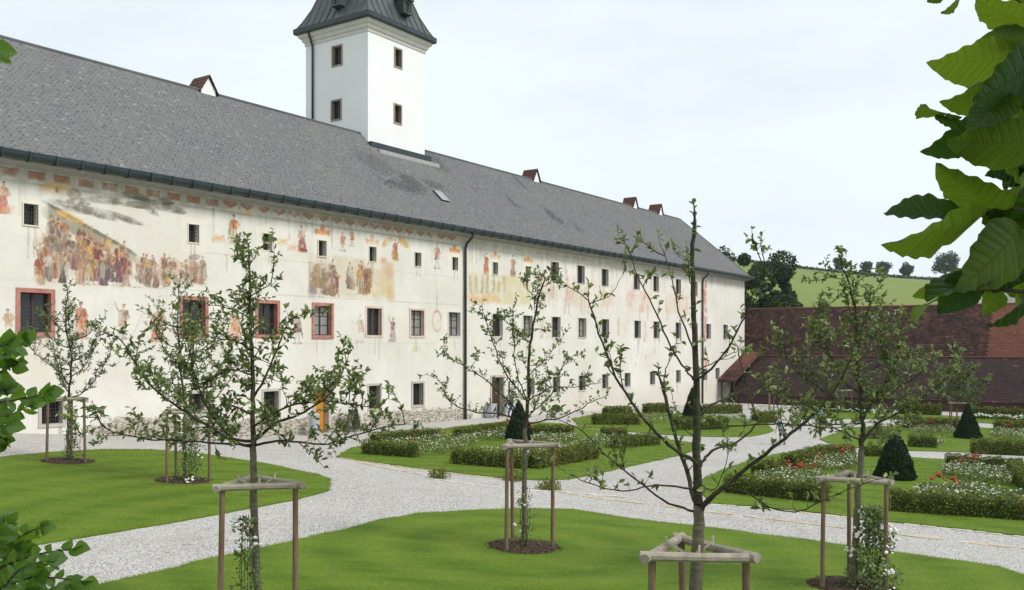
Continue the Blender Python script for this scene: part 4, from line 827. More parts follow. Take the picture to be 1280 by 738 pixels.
w0 = wall_pt(5.55, .08); o = empty('notice_board', (w0.x, w0.y, 0), RZ, 'white notice board hung on the wall right of the brown doorway', 'sign')
MB().box(-.5,.5,-.03,.03,1.35,2.2).build('panel', M['sign'], o); b = MB()
for zz in (1.5, 1.66, 1.82, 1.98): b.box(-.38, .38-.2*random.random(), -.036, -.031, zz, zz+.05)
b.build('printed_lines', M['iron'], o); b = MB(); frame_boxes(b, -.5, .5, 1.35, 2.2, .04, -.05, .03); b.build('frame', M['iron'], o)

# ------------------------------------------------------------------ people
def skin_obj(name, verts, edges, rad, mat, parent, sub=2, root=0):
    me = bpy.data.meshes.new(name); me.from_pydata(verts, edges, []); o = link(name, me, mat, parent)
    md = o.modifiers.new('skin', 'SKIN'); md.use_smooth_shade = True
    for i_, r_ in enumerate(rad): v_ = me.skin_vertices[0].data[i_]; v_.radius = r_ if hasattr(r_, '__len__') else (r_, r_); v_.use_root = i_ == root
    s_ = o.modifiers.new('sub', 'SUBSURF'); s_.levels = sub; s_.render_levels = sub; return o
def person(loc, rz, label, top, legs, scale=1.0, stride=.22, lean=0.0, shorts=False, bald=False, armf=(.18, -.16)):
    p = empty('person', loc, rz, label, 'person'); p.scale = (scale,)*3
    L = lambda z: lean*max(0, z-.9)          # forward lean (towards -y) grows with height
    J = {'pel': (0, 0, .93), 'sp': (0, -L(1.1), 1.1), 'ch': (0, -L(1.33), 1.33), 'nk': (0, -L(1.47), 1.47), 'hd': (0, -L(1.58)-.03, 1.57), 'tp': (0, -L(1.68)-.02, 1.68)}
    ed = [('pel','sp'),('sp','ch'),('ch','nk'),('nk','hd'),('hd','tp')]; rd = {'pel': (.15,.11), 'sp': (.14,.1), 'ch': (.16,.11), 'nk': .055, 'hd': (.078,.095), 'tp': (.06,.075)}
    for s_, n_, fw in ((-1, 'l', stride), (1, 'r', -stride)):
        J['hip'+n_] = (s_*.09, 0, .88); J['kn'+n_] = (s_*.1, -fw*.5-.03, .48); J['an'+n_] = (s_*.1, -fw, .08); J['to'+n_] = (s_*.11, -fw-.17, .03)
        a = armf[0] if s_ < 0 else armf[1]
        J['sh'+n_] = (s_*.19, -L(1.4), 1.4); J['el'+n_] = (s_*.25, -L(1.15)-a*.4+.03, 1.13); J['wr'+n_] = (s_*.24, -L(.9)-a-.06, .9); J['ha'+n_] = (s_*.235, -L(.85)-a-.09, .80)
        ed += [('pel','hip'+n_),('hip'+n_,'kn'+n_),('kn'+n_,'an'+n_),('an'+n_,'to'+n_),('ch','sh'+n_),('sh'+n_,'el'+n_),('el'+n_,'wr'+n_),('wr'+n_,'ha'+n_)]
        rd.update({'hip'+n_: .085, 'kn'+n_: .058, 'an'+n_: .04, 'to'+n_: .035, 'sh'+n_: .062, 'el'+n_: .043, 'wr'+n_: .03, 'ha'+n_: (.02,.04)})
    def sub(keys, grow, name, mat, root):
        ks = [k_ for k_ in J if k_ in keys]; ix = {k_: i_ for i_, k_ in enumerate(ks)}; e = [(ix[a], ix[c_]) for a, c_ in ed if a in ix and c_ in ix]
        rr = [tuple(x+grow for x in rd[k_]) if hasattr(rd[k_], '__len__') else rd[k_]+grow for k_ in ks]; return skin_obj(name, [J[k_] for k_ in ks], e, rr, mat, p, 2, ix[root])
    sub(list(J), 0, 'body', M['skin'], 'pel')
    sub(['pel','sp','ch','shl','ell','shr','elr'] + (['wrl','wrr'] if not shorts else []), .022, 'jacket', top, 'ch')
    sub(['pel','hipl','knl','hipr','knr'] + ([] if shorts else ['anl','anr']), .02, 'trousers', legs, 'pel')
    for n_ in 'lr': sub(['an'+n_, 'to'+n_], .014, 'shoe', M['shoe'], 'an'+n_)
    h = Vector(J['hd']); t_ = Vector(J['tp'])
    v, f = ico(); b = MB(); b.v = [tuple(Vector((x*.086, y*.1+.018, z*.1+.03)) + h + Vector((0, .012, .02))) for x, y, z in v if True]; b.f = [tuple(q) for q in f if v[q].mean(0)[2] > (.1 if bald else -.35) or v[q].mean(0)[1] > .35]
    b.build('hair', M['hair'], p, smooth=True, fix=False)
    b = MB(); fy = J['hd'][1]-.088; b.poly([(-.014,fy,1.555),(.014,fy,1.555),(0,fy-.024,1.56)]); b.poly([(-.014,fy,1.555),(0,fy-.024,1.56),(0,fy+.004,1.6)]); b.poly([(.014,fy,1.555),(0,fy-.024,1.56),(0,fy+.004,1.6)]); b.build('nose', M['skin'], p)
    b = MB(); [b.box(x-.014, x+.014, fy-.002, fy+.02, 1.585, 1.597) for x in (-.032, .032)]; b.box(-.022, .022, fy-.002, fy+.02, 1.515, 1.523); b.build('eyes_and_mouth', M['shoe'], p)
    for s_ in (-1, 1):
        for q in range(5):   # fingers
            hx, hy, hz = J['ha' + ('l' if s_ < 0 else 'r')]; oy = (q-1.5)*.018
            if q == 4: pts = [(hx, hy-.03, hz+.05), (hx-s_*.01, hy-.06, hz+.01), (hx-s_*.02, hy-.065, hz-.03)]
            else: pts = [(hx, hy+oy, hz-.02), (hx, hy+oy, hz-.06-.01*(q in (1, 2))), (hx-s_*.015, hy+oy-.01, hz-.10-.012*(q in (1, 2)))]
            MB().tube(pts, [.009, .008, .006], 5).build('finger', M['skin'], p)
    return p
x, y, z = G(638.5, 521); person((x, y, z), R(70), 'person in grey jacket and blue jeans walking past the brown doorway', M['jacket_grey'], M['jeans'], 1.0, .24, .12, bald=True)
x, y, z = G(978, 556); person((x, y, z), R(-60), 'person in light blue shirt and dark shorts leaning forward on the gravel crossing', M['shirt_blue'], M['navy'], .86, .12, .45, shorts=True, armf=(.25, .2))
x, y, z = G(1023, 541); person((x, y, z), R(150), 'person in blue top and dark trousers far off on the gravel cross path', M['skyblue'], M['navy'], .96, .18, .05)

# ------------------------------------------------------------------ hedges, cones, roses
def col6(n, r=rng): return np.repeat(r.random(n), 6)
def cover(Pt, Nr, size, mat, name, parent=None, core=None, spread=.6, asp=.6):
    n = len(Pt); d = unit(Nr*.5 + rvec(n)*spread + np.array([0, 0, .25])); nn = unit(Nr + rvec(n)*.6)
    Lf = size*rng.uniform(.6, 1.3, n); V, Fq_ = leaf_cards(Pt, d, nn, Lf, Lf*asp); col_ = col6(n); fs = [Fq_]
    return mesh_np(V, fs, col=col_)
def hedge(pa, pb, label, h=.6, w=.55, rust=.35, dens=520, leaf=.06, group='clipped box hedges of the parterre'):
    a = Vector(G(*pa)); c_ = Vector(G(*pb)); d = c_-a; d.z = 0; L = d.length; d.normalize(); sd = Vector((-d.y, d.x, 0))
    root = empty('box_hedge', (a+c_)/2, 0, label, 'hedge', group)
    org = np.array(root.location); ph = rng.uniform(0, 9)
    def hh(u): return h*(1+.07*np.sin(u*6.8+ph)+.06*np.sin(u*15.1+ph*2)+.03*np.sin(u*31))
    def ww(u): return w*(1+.09*np.sin(u*7.3+ph*1.7)+.07*np.sin(u*13.7+ph))
    area = L*(2*h+w)+2*h*w; n = int(area*dens); u = rng.uniform(0, L, n); fc = rng.random(n)*(2*h+w)
    v_ = np.where(fc < h, -.5, np.where(fc < 2*h, .5, (fc-2*h)/w-.5)); zz = np.where(fc < h, fc/h, np.where(fc < 2*h, (fc-h)/h, 1.0))
    ne = int(2*h*w*dens); e = slice(0, ne); u[e] = np.where(rng.random(ne) < .5, 0, L); v_[e] = rng.uniform(-.5, .5, ne); zz[e] = rng.random(ne)
    rnd = 1-.22*np.clip((zz-.75)*4, 0, 1)*(np.abs(v_) > .45); dpth = 1-rng.random(n)**2*.12
    X = u; Yl = v_*ww(u)*rnd*dpth; Z = zz*hh(u)*dpth+rng.normal(0, .012, n)
    base = np.array(a)[None] + np.outer(X, np.array(d)) + np.outer(Yl, np.array(sd)); base[:, 2] = terr(base[:, 0], base[:, 1]) + .03 + Z
    nr = np.outer(np.where(np.abs(v_) > .49, np.sign(v_), 0), np.array(sd)) + np.outer(np.where(zz >= 1, 1, .15), np.array([0, 0, 1.0]))
    nr[e] = np.where(u[e, None] < L/2, -1, 1)*np.array(d)
    rm = rng.random(n) < (rust*(.5+.5*np.sin(u*2.3+ph)))*np.where(zz >= 1, .3, 1.25)
    for sel, mt, nm in ((~rm, 'hedge', 'foliage'), (rm, 'hedge_rust', 'rusty_foliage')):
        if sel.sum() > 5: link(nm, cover(base[sel]-org, nr[sel], leaf, None, nm), M[mt], root)
    # inner mass
    nb = max(2, int(L/.3)); b = MB(); us = np.linspace(.05, L-.05, nb+1)
    for q in range(nb):
        um = (us[q]+us[q+1])/2; pts = []
        for uu in (us[q], us[q+1]):
            H = float(hh(np.array(um)))*.9; Wd = float(ww(np.array(um)))*.44; pc_ = np.array(a)+np.array(d)*uu; gz_ = tz(pc_[0], pc_[1])
            pts.append([tuple(pc_+np.array(sd)*s_*Wd*f_ - org + np.array([0, 0, gz_-pc_[2]+zq])) for s_, f_, zq in ((-1, 1, -.03), (-1, 1, H*.8), (-.7, 1, H), (.7, 1, H), (1, 1, H*.8), (1, 1, -.03))])
        for k_ in range(5): b.quad(pts[0][k_], pts[1][k_], pts[1][k_+1], pts[0][k_+1])
        b.poly(pts[0]); b.poly(pts[1])
    b.build('inner_twigs', M['hedge_core'], root, fix=False)
    return root
def cone(pb, hgt, rad, label, dome=0.0, n=5200, leaf=.07):
    x, y, z = G(*pb); root = empty('yew_cone', (x, y, z), 0, label, 'topiary', 'clipped yew cones')
    u = 1-np.sqrt(rng.random(n)); th_ = rng.uniform(0, 2*np.pi, n); prof = (1-u)**(1-.45*dome)*(1+.03*np.sin(u*22)+.05*np.sin(th_*3+u*5))
    rr_ = rad*np.where(u < .08, .86+u*1.75, prof*1.0); rr_ = rr_*(1-.10*rng.random(n)**2)
    Pt = np.c_[rr_*np.cos(th_), rr_*np.sin(th_), u*hgt+.02]; nr = np.c_[np.cos(th_), np.sin(th_), np.full(n, .4)]
    link('foliage', cover(Pt, nr, leaf, None, 'f', spread=.5), M['yew'], root)
    b = MB(); sd_ = 14; zs_ = [0, .05, .2, .4, .6, .8, .96]; b.tube([(0, 0, q*hgt) for q in zs_], [rad*.86, rad*.9] + [rad*.93*(1-q)**(1-.45*dome) for q in zs_[2:]], sd_); b.build('inner_twigs', M['yew'], root)
def rose_bed(pix, label, n_leaf=2600, n_fl=300, reds=(), h=.38, group='rose beds of the parterre', fs=.028):
    poly = [G(*p)[:2] for p in pix]; pl = np.array(poly); c0 = pl.mean(0); root = empty('rose_bed', (c0[0], c0[1], tz(*c0)), 0, label, 'flower bed', group); org = np.array(root.location)
    def pts(n):
        a = rng.uniform(pl.min(0), pl.max(0), (n*6, 2)); a = a[in_poly(a[:, 0], a[:, 1], poly)]; return a[:n]
    a = pts(n_leaf); n = len(a); bz = terr(a[:, 0], a[:, 1]); mound = .55+.45*np.sin(a[:, 0]*3.1+a[:, 1]*1.7)*np.sin(a[:, 1]*2.9-a[:, 0]); zz = h*rng.random(n)**.6*(.6+.5*mound)
    link('foliage', cover(np.c_[a, bz+zz]-org, np.tile([0, 0, 1.0], (n, 1)), .085, None, 'f', spread=1.0), M['rose_leaf'], root)
    a = pts(int(n_fl*.55)); n = len(a); bz = terr(a[:, 0], a[:, 1]); mound = .55+.45*np.sin(a[:, 0]*3.1+a[:, 1]*1.7)*np.sin(a[:, 1]*2.9-a[:, 0])
    V, f, k_ = blobs(np.c_[a, bz+h*(.62+.5*mound)*rng.uniform(.75, 1.08, n)]-org, fs*rng.uniform(.6, 1.4, n), .35, .65); tag(link('white_roses', mesh_np(V, f), M['white_rose'], root), kind='stuff')
    if reds:
        R_ = []
        for q in reds:
            x, y, z = G(q[0], q[1]); m_ = q[2] if len(q) > 2 else 9
            R_ += [(x+rng.normal(0, .16), y+rng.normal(0, .16), z+rng.uniform(.5, .78)) for _ in range(max(3, m_//2))]
        V, f, k_ = blobs(np.array(R_)-org, .05*rng.uniform(.7, 1.5, len(R_)), .3, .8); tag(link('red_roses', mesh_np(V, f), M['red_rose'], root), kind='stuff')
        R_ = np.array(R_); n = len(R_)*8; b_ = np.repeat(R_, 8, 0)+rng.normal(0, .1, (n, 3)); b_[:, 2] -= rng.uniform(0, .4, n); link('stems_and_leaves', cover(b_-org, np.tile([0, 0, 1.0], (n, 1)), .08, None, 'f', spread=1.0), M['rose_leaf'], root)
HG = [((455,568.5),(521,573),.62,'hedge at the front left corner of the left parterre, nearest the ochre door'),
 ((466,556),(547,549.5),.6,'hedge along the left back of the left parterre, behind the front left rose bed'),
 ((566,580.5),(655,587),.66,'long front hedge of the left parterre behind the middle young tree'),
 ((666,587),(741,573.5),.66,'rust tinged right front hedge of the left parterre by the middle tree stakes'),
 ((571,550),(636,540),.62,'back hedge of the left parterre, left of the dark yew cone'),
 ((667,545),(716,545.5),.6,'short back hedge of the left parterre, right of the dark yew cone'),
 ((768,561.5),(820,556.5),.62,'hedge on the right side of the left parterre beside the diagonal gravel path'),
 ((752,548),(783,548.5),.6,'small back right hedge of the left parterre with red roses in front'),
 ((742,531.5),(797,531.5),.75,'hedge at the front left of the far middle parterre'),
 ((756,521),(788,520),.75,'hedge at the back left of the far middle parterre'),
 ((843,538),(908,537),.85,'hedge in front of the cone on the far middle parterre'),
 ((943,530),(969,528),.85,'short hedge at the right end of the far middle parterre'),
 ((806,517),(833,516),.8,'low far hedge of the far middle parterre close to the white wall'),
 ((880,518),(925,517),.8,'far hedge behind the cone on the far middle parterre'),
 ((908,616),(1033,629.5),.62,'long front hedge of the right parterre left of the near right tree'),
 ((947,597),(976,592),.6,'rust brown short hedge on the left side of the right parterre'),
 ((986,587),(1031,573.5),.66,'slanting left back hedge of the right parterre'),
 ((1035,571.5),(1067,572),.6,'short back hedge of the right parterre left of the near right tree trunk'),
 ((1081,571),(1106,571.5),.55,'short rusty back hedge of the right parterre behind the near right tree trunk'),
 ((1112,639),(1284,651),.66,'longest front hedge of the right parterre at the right edge'),
 ((1184,584),(1276,592),.62,'back hedge of the right parterre at the right edge'),
 ((1268,594),(1296,622),.6,'hedge closing the right end of the right parterre'),
 ((1136,559),(1170,560.5),.72,'front left hedge of the far right parterre left of the tall cone'),
 ((1214,567),(1290,570),.82,'front right hedge of the far right parterre right of the tall cone'),
 ((1131,535.5),(1177,535.5),.75,'back left hedge of the far right parterre with red roses'),
 ((1180,536),(1199,536.5),.72,'small back hedge just left of the tall cone'),
 ((1243,538.5),(1290,540),.75,'back right hedge of the far right parterre')]
for i_, (pa, pb, h_, lb) in enumerate(HG): hedge(pa, pb, lb, h_*.84, rust=(.65 if 'rust' in lb else .25), dens=520 if pa[1] > 545 else 330, leaf=.06 if pa[1] > 545 else .085)
cone((648.5,550), 2.05, .78, 'dark yew cone at the centre of the left parterre behind the middle tree', .3); cone((866,523.5), 2.35, .85, 'dark yew cone on the far middle parterre in front of the white wall', .2)
cone((1119,600), 1.75, .74, 'broad dark yew cone at the centre of the right parterre behind the near right tree', .75); cone((1210,548.5), 2.2, .80, 'tall pointed dark yew cone at the centre of the far right parterre', 0.05)
BEDS = [([(470,566),(526,572),(560,570),(600,556),(590,549),(548,551),(480,557)], 'white rose bed at the left corner of the left parterre', 4200, 420, [(557,556),(516,566,5)]),
 ([(572,548),(636,539),(640,545),(630,552),(585,554)], 'white rose bed at the back of the left parterre left of the cone', 2200, 260, [(634,541)]),
 ([(580,578),(652,584),(660,578),(735,569),(700,561),(640,566),(590,570)], 'long white rose bed behind the front hedge of the left parterre', 5200, 380, []),
 ([(662,550),(715,547),(722,554),(700,558),(665,556)], 'white rose bed right of the cone in the left parterre', 2000, 260, [(670,548,6)]),
 ([(715,562),(768,562),(812,556),(800,550),(745,551),(718,556)], 'white rose bed at the right corner of the left parterre', 3000, 260, [(738,552,4),(763,551)]),
 ([(790,531),(835,531),(850,522),(800,521)], 'white rose bed at the left of the far middle parterre', 1500, 160, [(812,528,4)]),
 ([(876,532),(940,530),(930,522),(880,522)], 'white rose bed at the right of the far middle parterre', 1500, 160, []),
 ([(925,612),(1030,624),(1042,612),(1020,596),(975,596),(945,600)], 'white rose bed with red roses inside the front left hedge of the right parterre', 4600, 420, [(1000,605),(1010,606),(988,603,5)]),
 ([(1003,588),(1045,592),(1080,586),(1066,574),(1035,574)], 'white rose bed at the back left of the right parterre', 3000, 320, [(1058,580,12),(1050,584,5),(1020,592,5)]),
 ([(1130,634),(1275,645),(1280,627),(1220,615),(1150,617)], 'white rose bed behind the longest front hedge of the right parterre', 6200, 620, [(1176,622,12),(1196,622,12)]),
 ([(1172,598),(1262,611),(1275,594),(1200,583),(1185,587)], 'white rose bed at the back right of the right parterre', 5200, 620, [(1214,592,14),(1202,596,7),(1222,588,5)]),
 ([(1140,545),(1195,545),(1190,537),(1135,537)], 'white rose bed at the back left of the far right parterre', 2200, 240, [(1162,537,8),(1168,538,6)]),
 ([(1236,549),(1285,553),(1290,542),(1245,540)], 'white rose bed at the back right of the far right parterre', 2200, 260, [(1260,542,10),(1270,543,8)]),
 ([(1168,559),(1182,558),(1176,552),(1166,553)], 'small white rose patch beside the front left hedge of the far right parterre', 300, 60, [])]
for pix, lb, nl, nf, rd_ in BEDS: rose_bed(pix, lb, nl, nf, rd_)
def blob_bush(pos, rad, hgt, n, leaf, mat, name, label, cat, group=None, flowers=0, fs=.04, fr=None):
    root = empty(name, pos, 0, label, cat, group); d = rvec(n); d[:, 2] = np.abs(d[:, 2])*1.0; r_ = rng.random(n)**.45; lump = 1+.25*np.sin(d[:, 0]*5+pos[0])*np.sin(d[:, 1]*4+d[:, 2]*6)
    Pt = d*(r_*lump)[:, None]*np.array([rad, rad, hgt]); link('foliage', cover(Pt, d, leaf, None, 'f', spread=.9), M[mat], root)
    b = MB()
    for q in range(5): a = q*1.26+pos[0]; b.tube([(0, 0, -.02), (.3*rad*math.cos(a), .3*rad*math.sin(a), .5*hgt), (.6*rad*math.cos(a), .6*rad*math.sin(a), .85*hgt)], [.012, .009, .005], 5)
    b.build('stems', M['bark'], root)
    if flowers:
        if fr is None:
            d = rvec(flowers); d[:, 2] = np.abs(d[:, 2]); Pt = d*rng.uniform(.75, 1.08, (flowers, 1))*np.array([rad, rad, hgt])
        else: Pt = fr
        V, f, k_ = blobs(Pt, fs*rng.uniform(.6, 1.3, len(Pt)), .35, .7); link('white_blossoms', mesh_np(V, f), M['white_rose'], root)
    return root
for px, py, lb in ((548,598,'small green box shrub on the stone line in the gravel path'),(642,601,'small box shrub at the tip of the stone edging left of the middle tree'),(686,612,'small box shrub on the stone line right of the middle tree stakes')): x, y, z = G(px, py); blob_bush((x, y, z), .38, .34, 700, .06, 'hedge', 'box_shrub', lb, 'shrub', 'small box shrubs in the path')
x, y, z = G(1096, 549); blob_bush((x, y, z), .75, .8, 1600, .09, 'rose_leaf', 'golden_shrub', 'yellow green rounded shrub left of the front left hedge on the far right parterre', 'shrub')
# planting along the foot of the barn
for (pa, pb, lb) in (((1124,518),(1176,519.5),'low hedge along the foot of the barn left of the far young tree'),((1000,513.5),(1090,516.5),'low hedge at the foot of the barn behind the near right tree'),((1216,523),(1300,526.5),'low hedge with white flowers along the barn at the right edge')): hedge(pa, pb, lb, .85, .7, .2, 260, .1, 'hedges along the barn')
rose_bed([(1215,525),(1300,529.5),(1300,527),(1215,523)], 'row of white flowers in front of the barn hedge at the right edge', 800, 260, [], .45, None, .06); rose_bed([(935,512),(1120,520.5),(1120,519),(935,510.5)], 'row of white flowers along the barn foot behind the near right tree', 1200, 300, [], .4, None, .06)

# ------------------------------------------------------------------ young apple trees with stake frames
class Wood:
    def __init__(s): s.V = []; s.F = []; s.n = 0
    def tube(s, pts, rad, sides=6):
        p = np.array([tuple(q) for q in pts], float); m = len(p); rad = np.broadcast_to(np.asarray(rad, float), (m,))
        t = unit(np.gradient(p, axis=0)); u = np.cross(t, np.array([.13, .31, .94])); bad = np.linalg.norm(u, axis=1) < .05; u[bad] = np.cross(t[bad], np.array([1, .2, 0])); u = unit(u); w = np.cross(t, u)
        a = np.arange(sides)*2*np.pi/sides; V = p[:, None] + (u[:, None]*np.cos(a)[None, :, None] + w[:, None]*np.sin(a)[None, :, None])*rad[:, None, None]
        i = np.arange(m-1)[:, None]*sides; k_ = np.arange(sides)[None]; k2 = (k_+1) % sides
        Fq_ = np.stack([i+k_, i+k2, i+sides+k2, i+sides+k_], -1).reshape(-1, 4) + s.n; s.V.append(V.reshape(-1, 3)); s.F.append(Fq_); s.n += m*sides
    def mesh(s, org): return mesh_np(np.concatenate(s.V)-org, np.concatenate(s.F), smooth=True)
def apple_tree(label, base, trunk, limbs, r0, dens, leaf, seed, mat='apple_leaf', tw=(.10, .32), second=.3, nl=(5, 9), rtop=.012, crook=.012, bare=.15, lim=1.0):
    r = np.random.default_rng(seed); org = np.array(base); root = empty('apple_tree', base, 0, label, 'tree', 'staked young apple trees')
    LP, LD = [], []
    def twig(w, p, d, L, rr, depth, leaves):
        k_ = 4; pts = [p]; dd = d.copy()
        for q in range(k_): dd = unit(dd + r.normal(0, .22, 3) + np.array([0, 0, .10])); pts.append(pts[-1]+dd*L/k_)
        pts = np.array(pts); w.tube(pts, np.linspace(rr, rr*.35, k_+1), 4)
        n = int(r.integers(*leaves)*max(.6, min(2.2, L/.22)))
        for q in range(n):
            u = r.uniform(.25, 1.0)*k_; i_ = min(int(u), k_-1); pp = pts[i_]+(pts[i_+1]-pts[i_])*(u-i_); tn = unit(pts[i_+1]-pts[i_]); LP.append(pp); LD.append(unit(tn*.55+unit(r.normal(size=3))*.85+np.array([0, 0, .12])))
        if depth > 0:
            for q in range(int(r.integers(2, 5))):
                u = r.uniform(.3, .95)*k_; i_ = min(int(u), k_-1); pp = pts[i_]+(pts[i_+1]-pts[i_])*(u-i_); twig(w, pp, unit(unit(pts[-1]-pts[0])*.6+unit(r.normal(size=3))+np.array([0, 0, .3])), L*r.uniform(.3, .5), rr*.6, depth-1, leaves)
    def grow(path, ra, rb, name, m_, frac0):
        w = Wood(); p = np.array([tuple(q) for q in catmull(path, 5)]); nP = len(p); jit = r.normal(0, crook, p.shape); jit[0] = 0; p = p+jit
        u = np.linspace(0, 1, nP); w.tube(p, ra+(rb-ra)*u**.8, 8 if ra > .03 else 6)
        seg = np.linalg.norm(np.diff(p, axis=0), axis=1); cum = np.r_[0, np.cumsum(seg)]; Lt = cum[-1]; n = int(Lt*(1-frac0)*dens+.5)
        for q in range(n):
            s_ = Lt*(frac0+(1-frac0)*(q+r.random())/n); i_ = min(np.searchsorted(cum, s_)-1, nP-2); i_ = max(i_, 0); pp = p[i_]+(p[i_+1]-p[i_])*((s_-cum[i_])/max(seg[i_], 1e-6)); tn = unit(p[i_+1]-p[i_])
            d = unit(tn*.5+unit(r.normal(size=3))+np.array([0, 0, .45])); big = r.random() < second; L = r.uniform(*tw)*(2.3 if big else 1); twig(w, pp, d, L, .0045 if not big else .008, 1 if big else 0, nl)
        twig(w, p[-1], unit(p[-1]-p[-2]), tw[1], max(rb*.8, .004), 0, (nl[0]+2, nl[1]+3))
        link(name, w.mesh(org), m_, root)
    # trunk: pale straight stem below the first limb, dark leader above
    grow(trunk[0], r0*1.15, r0*.86, 'trunk', M['trunk'], .999)
    if len(trunk[1]) > 1: grow(trunk[1], r0*.8, rtop, 'leader', M['bark'], .25)
    for path, ra, rb in limbs: grow(path, ra*lim, rb*lim, 'branch', M['bark'], bare)
    if LP:
        LPa, LDa = np.array(LP), np.array(LD); n = len(LPa); nr = unit(np.array([0, 0, 1.0])+r.normal(0, .55, (n, 3))); Lf = leaf*r.uniform(.6, 1.25, n)
        V, Fq_ = leaf_cards(LPa-org, LDa, nr, Lf, Lf*r.uniform(.45, .62, n), .2, .22); tag(link('crown', mesh_np(V, Fq_, col=col6(n, r)), M[mat], root), kind='stuff')
    return root
def stake_frame(base, rz, label, side=1.25, h=2.1, lean=0.0, ties=True):
    root = empty('stake_frame', base, rz, label, 'tree stakes', 'wooden stake frames round the young trees'); c3 = [(side*.577*math.cos(a), side*.577*math.sin(a)) for a in (R(90), R(210), R(330))]
    for i_, (x, y) in enumerate(c3):
        gz_ = tz(base[0]+x, base[1]+y)-base[2]; b = MB(); kx, ky = random.gauss(0, .03), random.gauss(0, .03); b.tube([(x*1.0+kx, y+ky, gz_-.1), (x+kx*.5, y+ky*.5, h*.5), (x, y, h)], [.042, .04, .038], 9); b.build('post', M['post'], root, smooth=False)
    for i_ in range(3):
        a, c_ = Vector((*c3[i_], h+.03+.012*(i_ == 1))), Vector((*c3[(i_+1) % 3], h+.03-.012*(i_ == 1))); d = (c_-a).normalized(); off = Vector((d.y, -d.x, 0))*.03; b = MB(); m_ = (a+c_)/2+Vector((0, 0, random.gauss(0, .006)))
        b.tube([a-d*.13+off, m_+off, c_+d*.13+off], [.052, .047, .05], 9); b.build('rail', M['rail'], root)
    if ties:
        for i_ in range(3):
            a = Vector((*c3[i_], h+.02)); c_ = Vector((*c3[(i_+1) % 3], h+.02)); m_ = (a+c_)/2; d = Vector((c3[i_][0]-m_.x, c3[i_][1]-m_.y, 0))
            b = MB(); n_ = m_.normalized(); s_ = Vector((-n_.y, n_.x, 0)); m2 = Vector((m_.x, m_.y, h+.05)); z_ = Vector((0, 0, .022))
            for e in (-1, 1):
                p0_, p1_ = m2+s_*.03*e+Vector((0, 0, .03)), -n_*.07+s_*.05*e+Vector((0, 0, h+.02)); q_ = s_*.026; u_ = Vector((0, 0, .02)); b.quad(p0_-q_+u_, p0_+q_-u_*.2, p1_+q_-u_, p1_-q_+u_*.4); b.quad(p0_-q_+u_*1.3, p0_+q_+u_*.1, p1_+q_-u_*.7, p1_-q_+u_*.7)
            b.tube([m2+n_*(.032+.062*math.cos(q_))+Vector((0, 0, -.02+.062*math.sin(q_))) for q_ in np.linspace(0, 6.28, 11)], .012, 5); b.build('tie', M['tie'], root, fix=False)
    return root
def mulch(base, rad, label):
    n = 48; V = [(0, 0, .10)]; 
    for ring_, hz in ((.5, .09), (.85, .06), (1.0, .03), (1.06, -.03)):
        for q in range(n): a = q*2*math.pi/n; rr_ = rad*ring_*(1+.05*math.sin(3*a+base[0])+.04*random.uniform(-1, 1)); x, y = rr_*math.cos(a), rr_*math.sin(a); V.append((x, y, tz(base[0]+x, base[1]+y)-base[2]+hz+random.uniform(-.012, .012)))
    f3 = [(0, 1+q, 1+(q+1) % n) for q in range(n)]; f4_ = [(1+k_*n+q, 1+(k_+1)*n+q, 1+(k_+1)*n+(q+1) % n, 1+k_*n+(q+1) % n) for k_ in range(3) for q in range(n)]
    o = link('mulch_bed', mesh_np(np.array(V), [np.array(f3), np.array(f4_)]), M['soil']); o.location = base; tag(o, kind='structure')
    m = 900; a = rng.uniform(0, 6.28, m); rr_ = rad*np.sqrt(rng.random(m))*1.03; x, y = rr_*np.cos(a), rr_*np.sin(a); z_ = terr(base[0]+x, base[1]+y)-base[2]+.10-.06*(rr_/rad)**2
    V, f = leaf_cards(np.c_[x, y, z_], unit(np.c_[rng.normal(size=(m, 2)), rng.normal(0, .25, m)]), unit(np.array([0, 0, 1.0])+rng.normal(0, .4, (m, 3))), rng.uniform(.03, .08, m), rng.uniform(.012, .03, m)); o2 = link('bark_chips', mesh_np(V, f), M['bark_chip'], o); tag(o2, kind='stuff')
def PX(lst, Y, d1=0.0, d0=0.0):
    m = len(lst); return [P(x, y, Y+d0+(d1-d0)*(i_/(m-1))**1.0) for i_, (x, y) in enumerate(lst)]
def tree_from(label, Y, trunk_px, split, limb_px, **kw):
    b0 = P(*trunk_px[0], Y); base = (b0.x, b0.y, tz(b0.x, b0.y)); pts = [Vector(base)] + PX(trunk_px[1:], Y); tr = (pts[:split+1], pts[split:])
    return apple_tree(label, base, tr, [(PX(l, Y, d), ra, rb) for l, d, ra, rb in limb_px], **kw), base
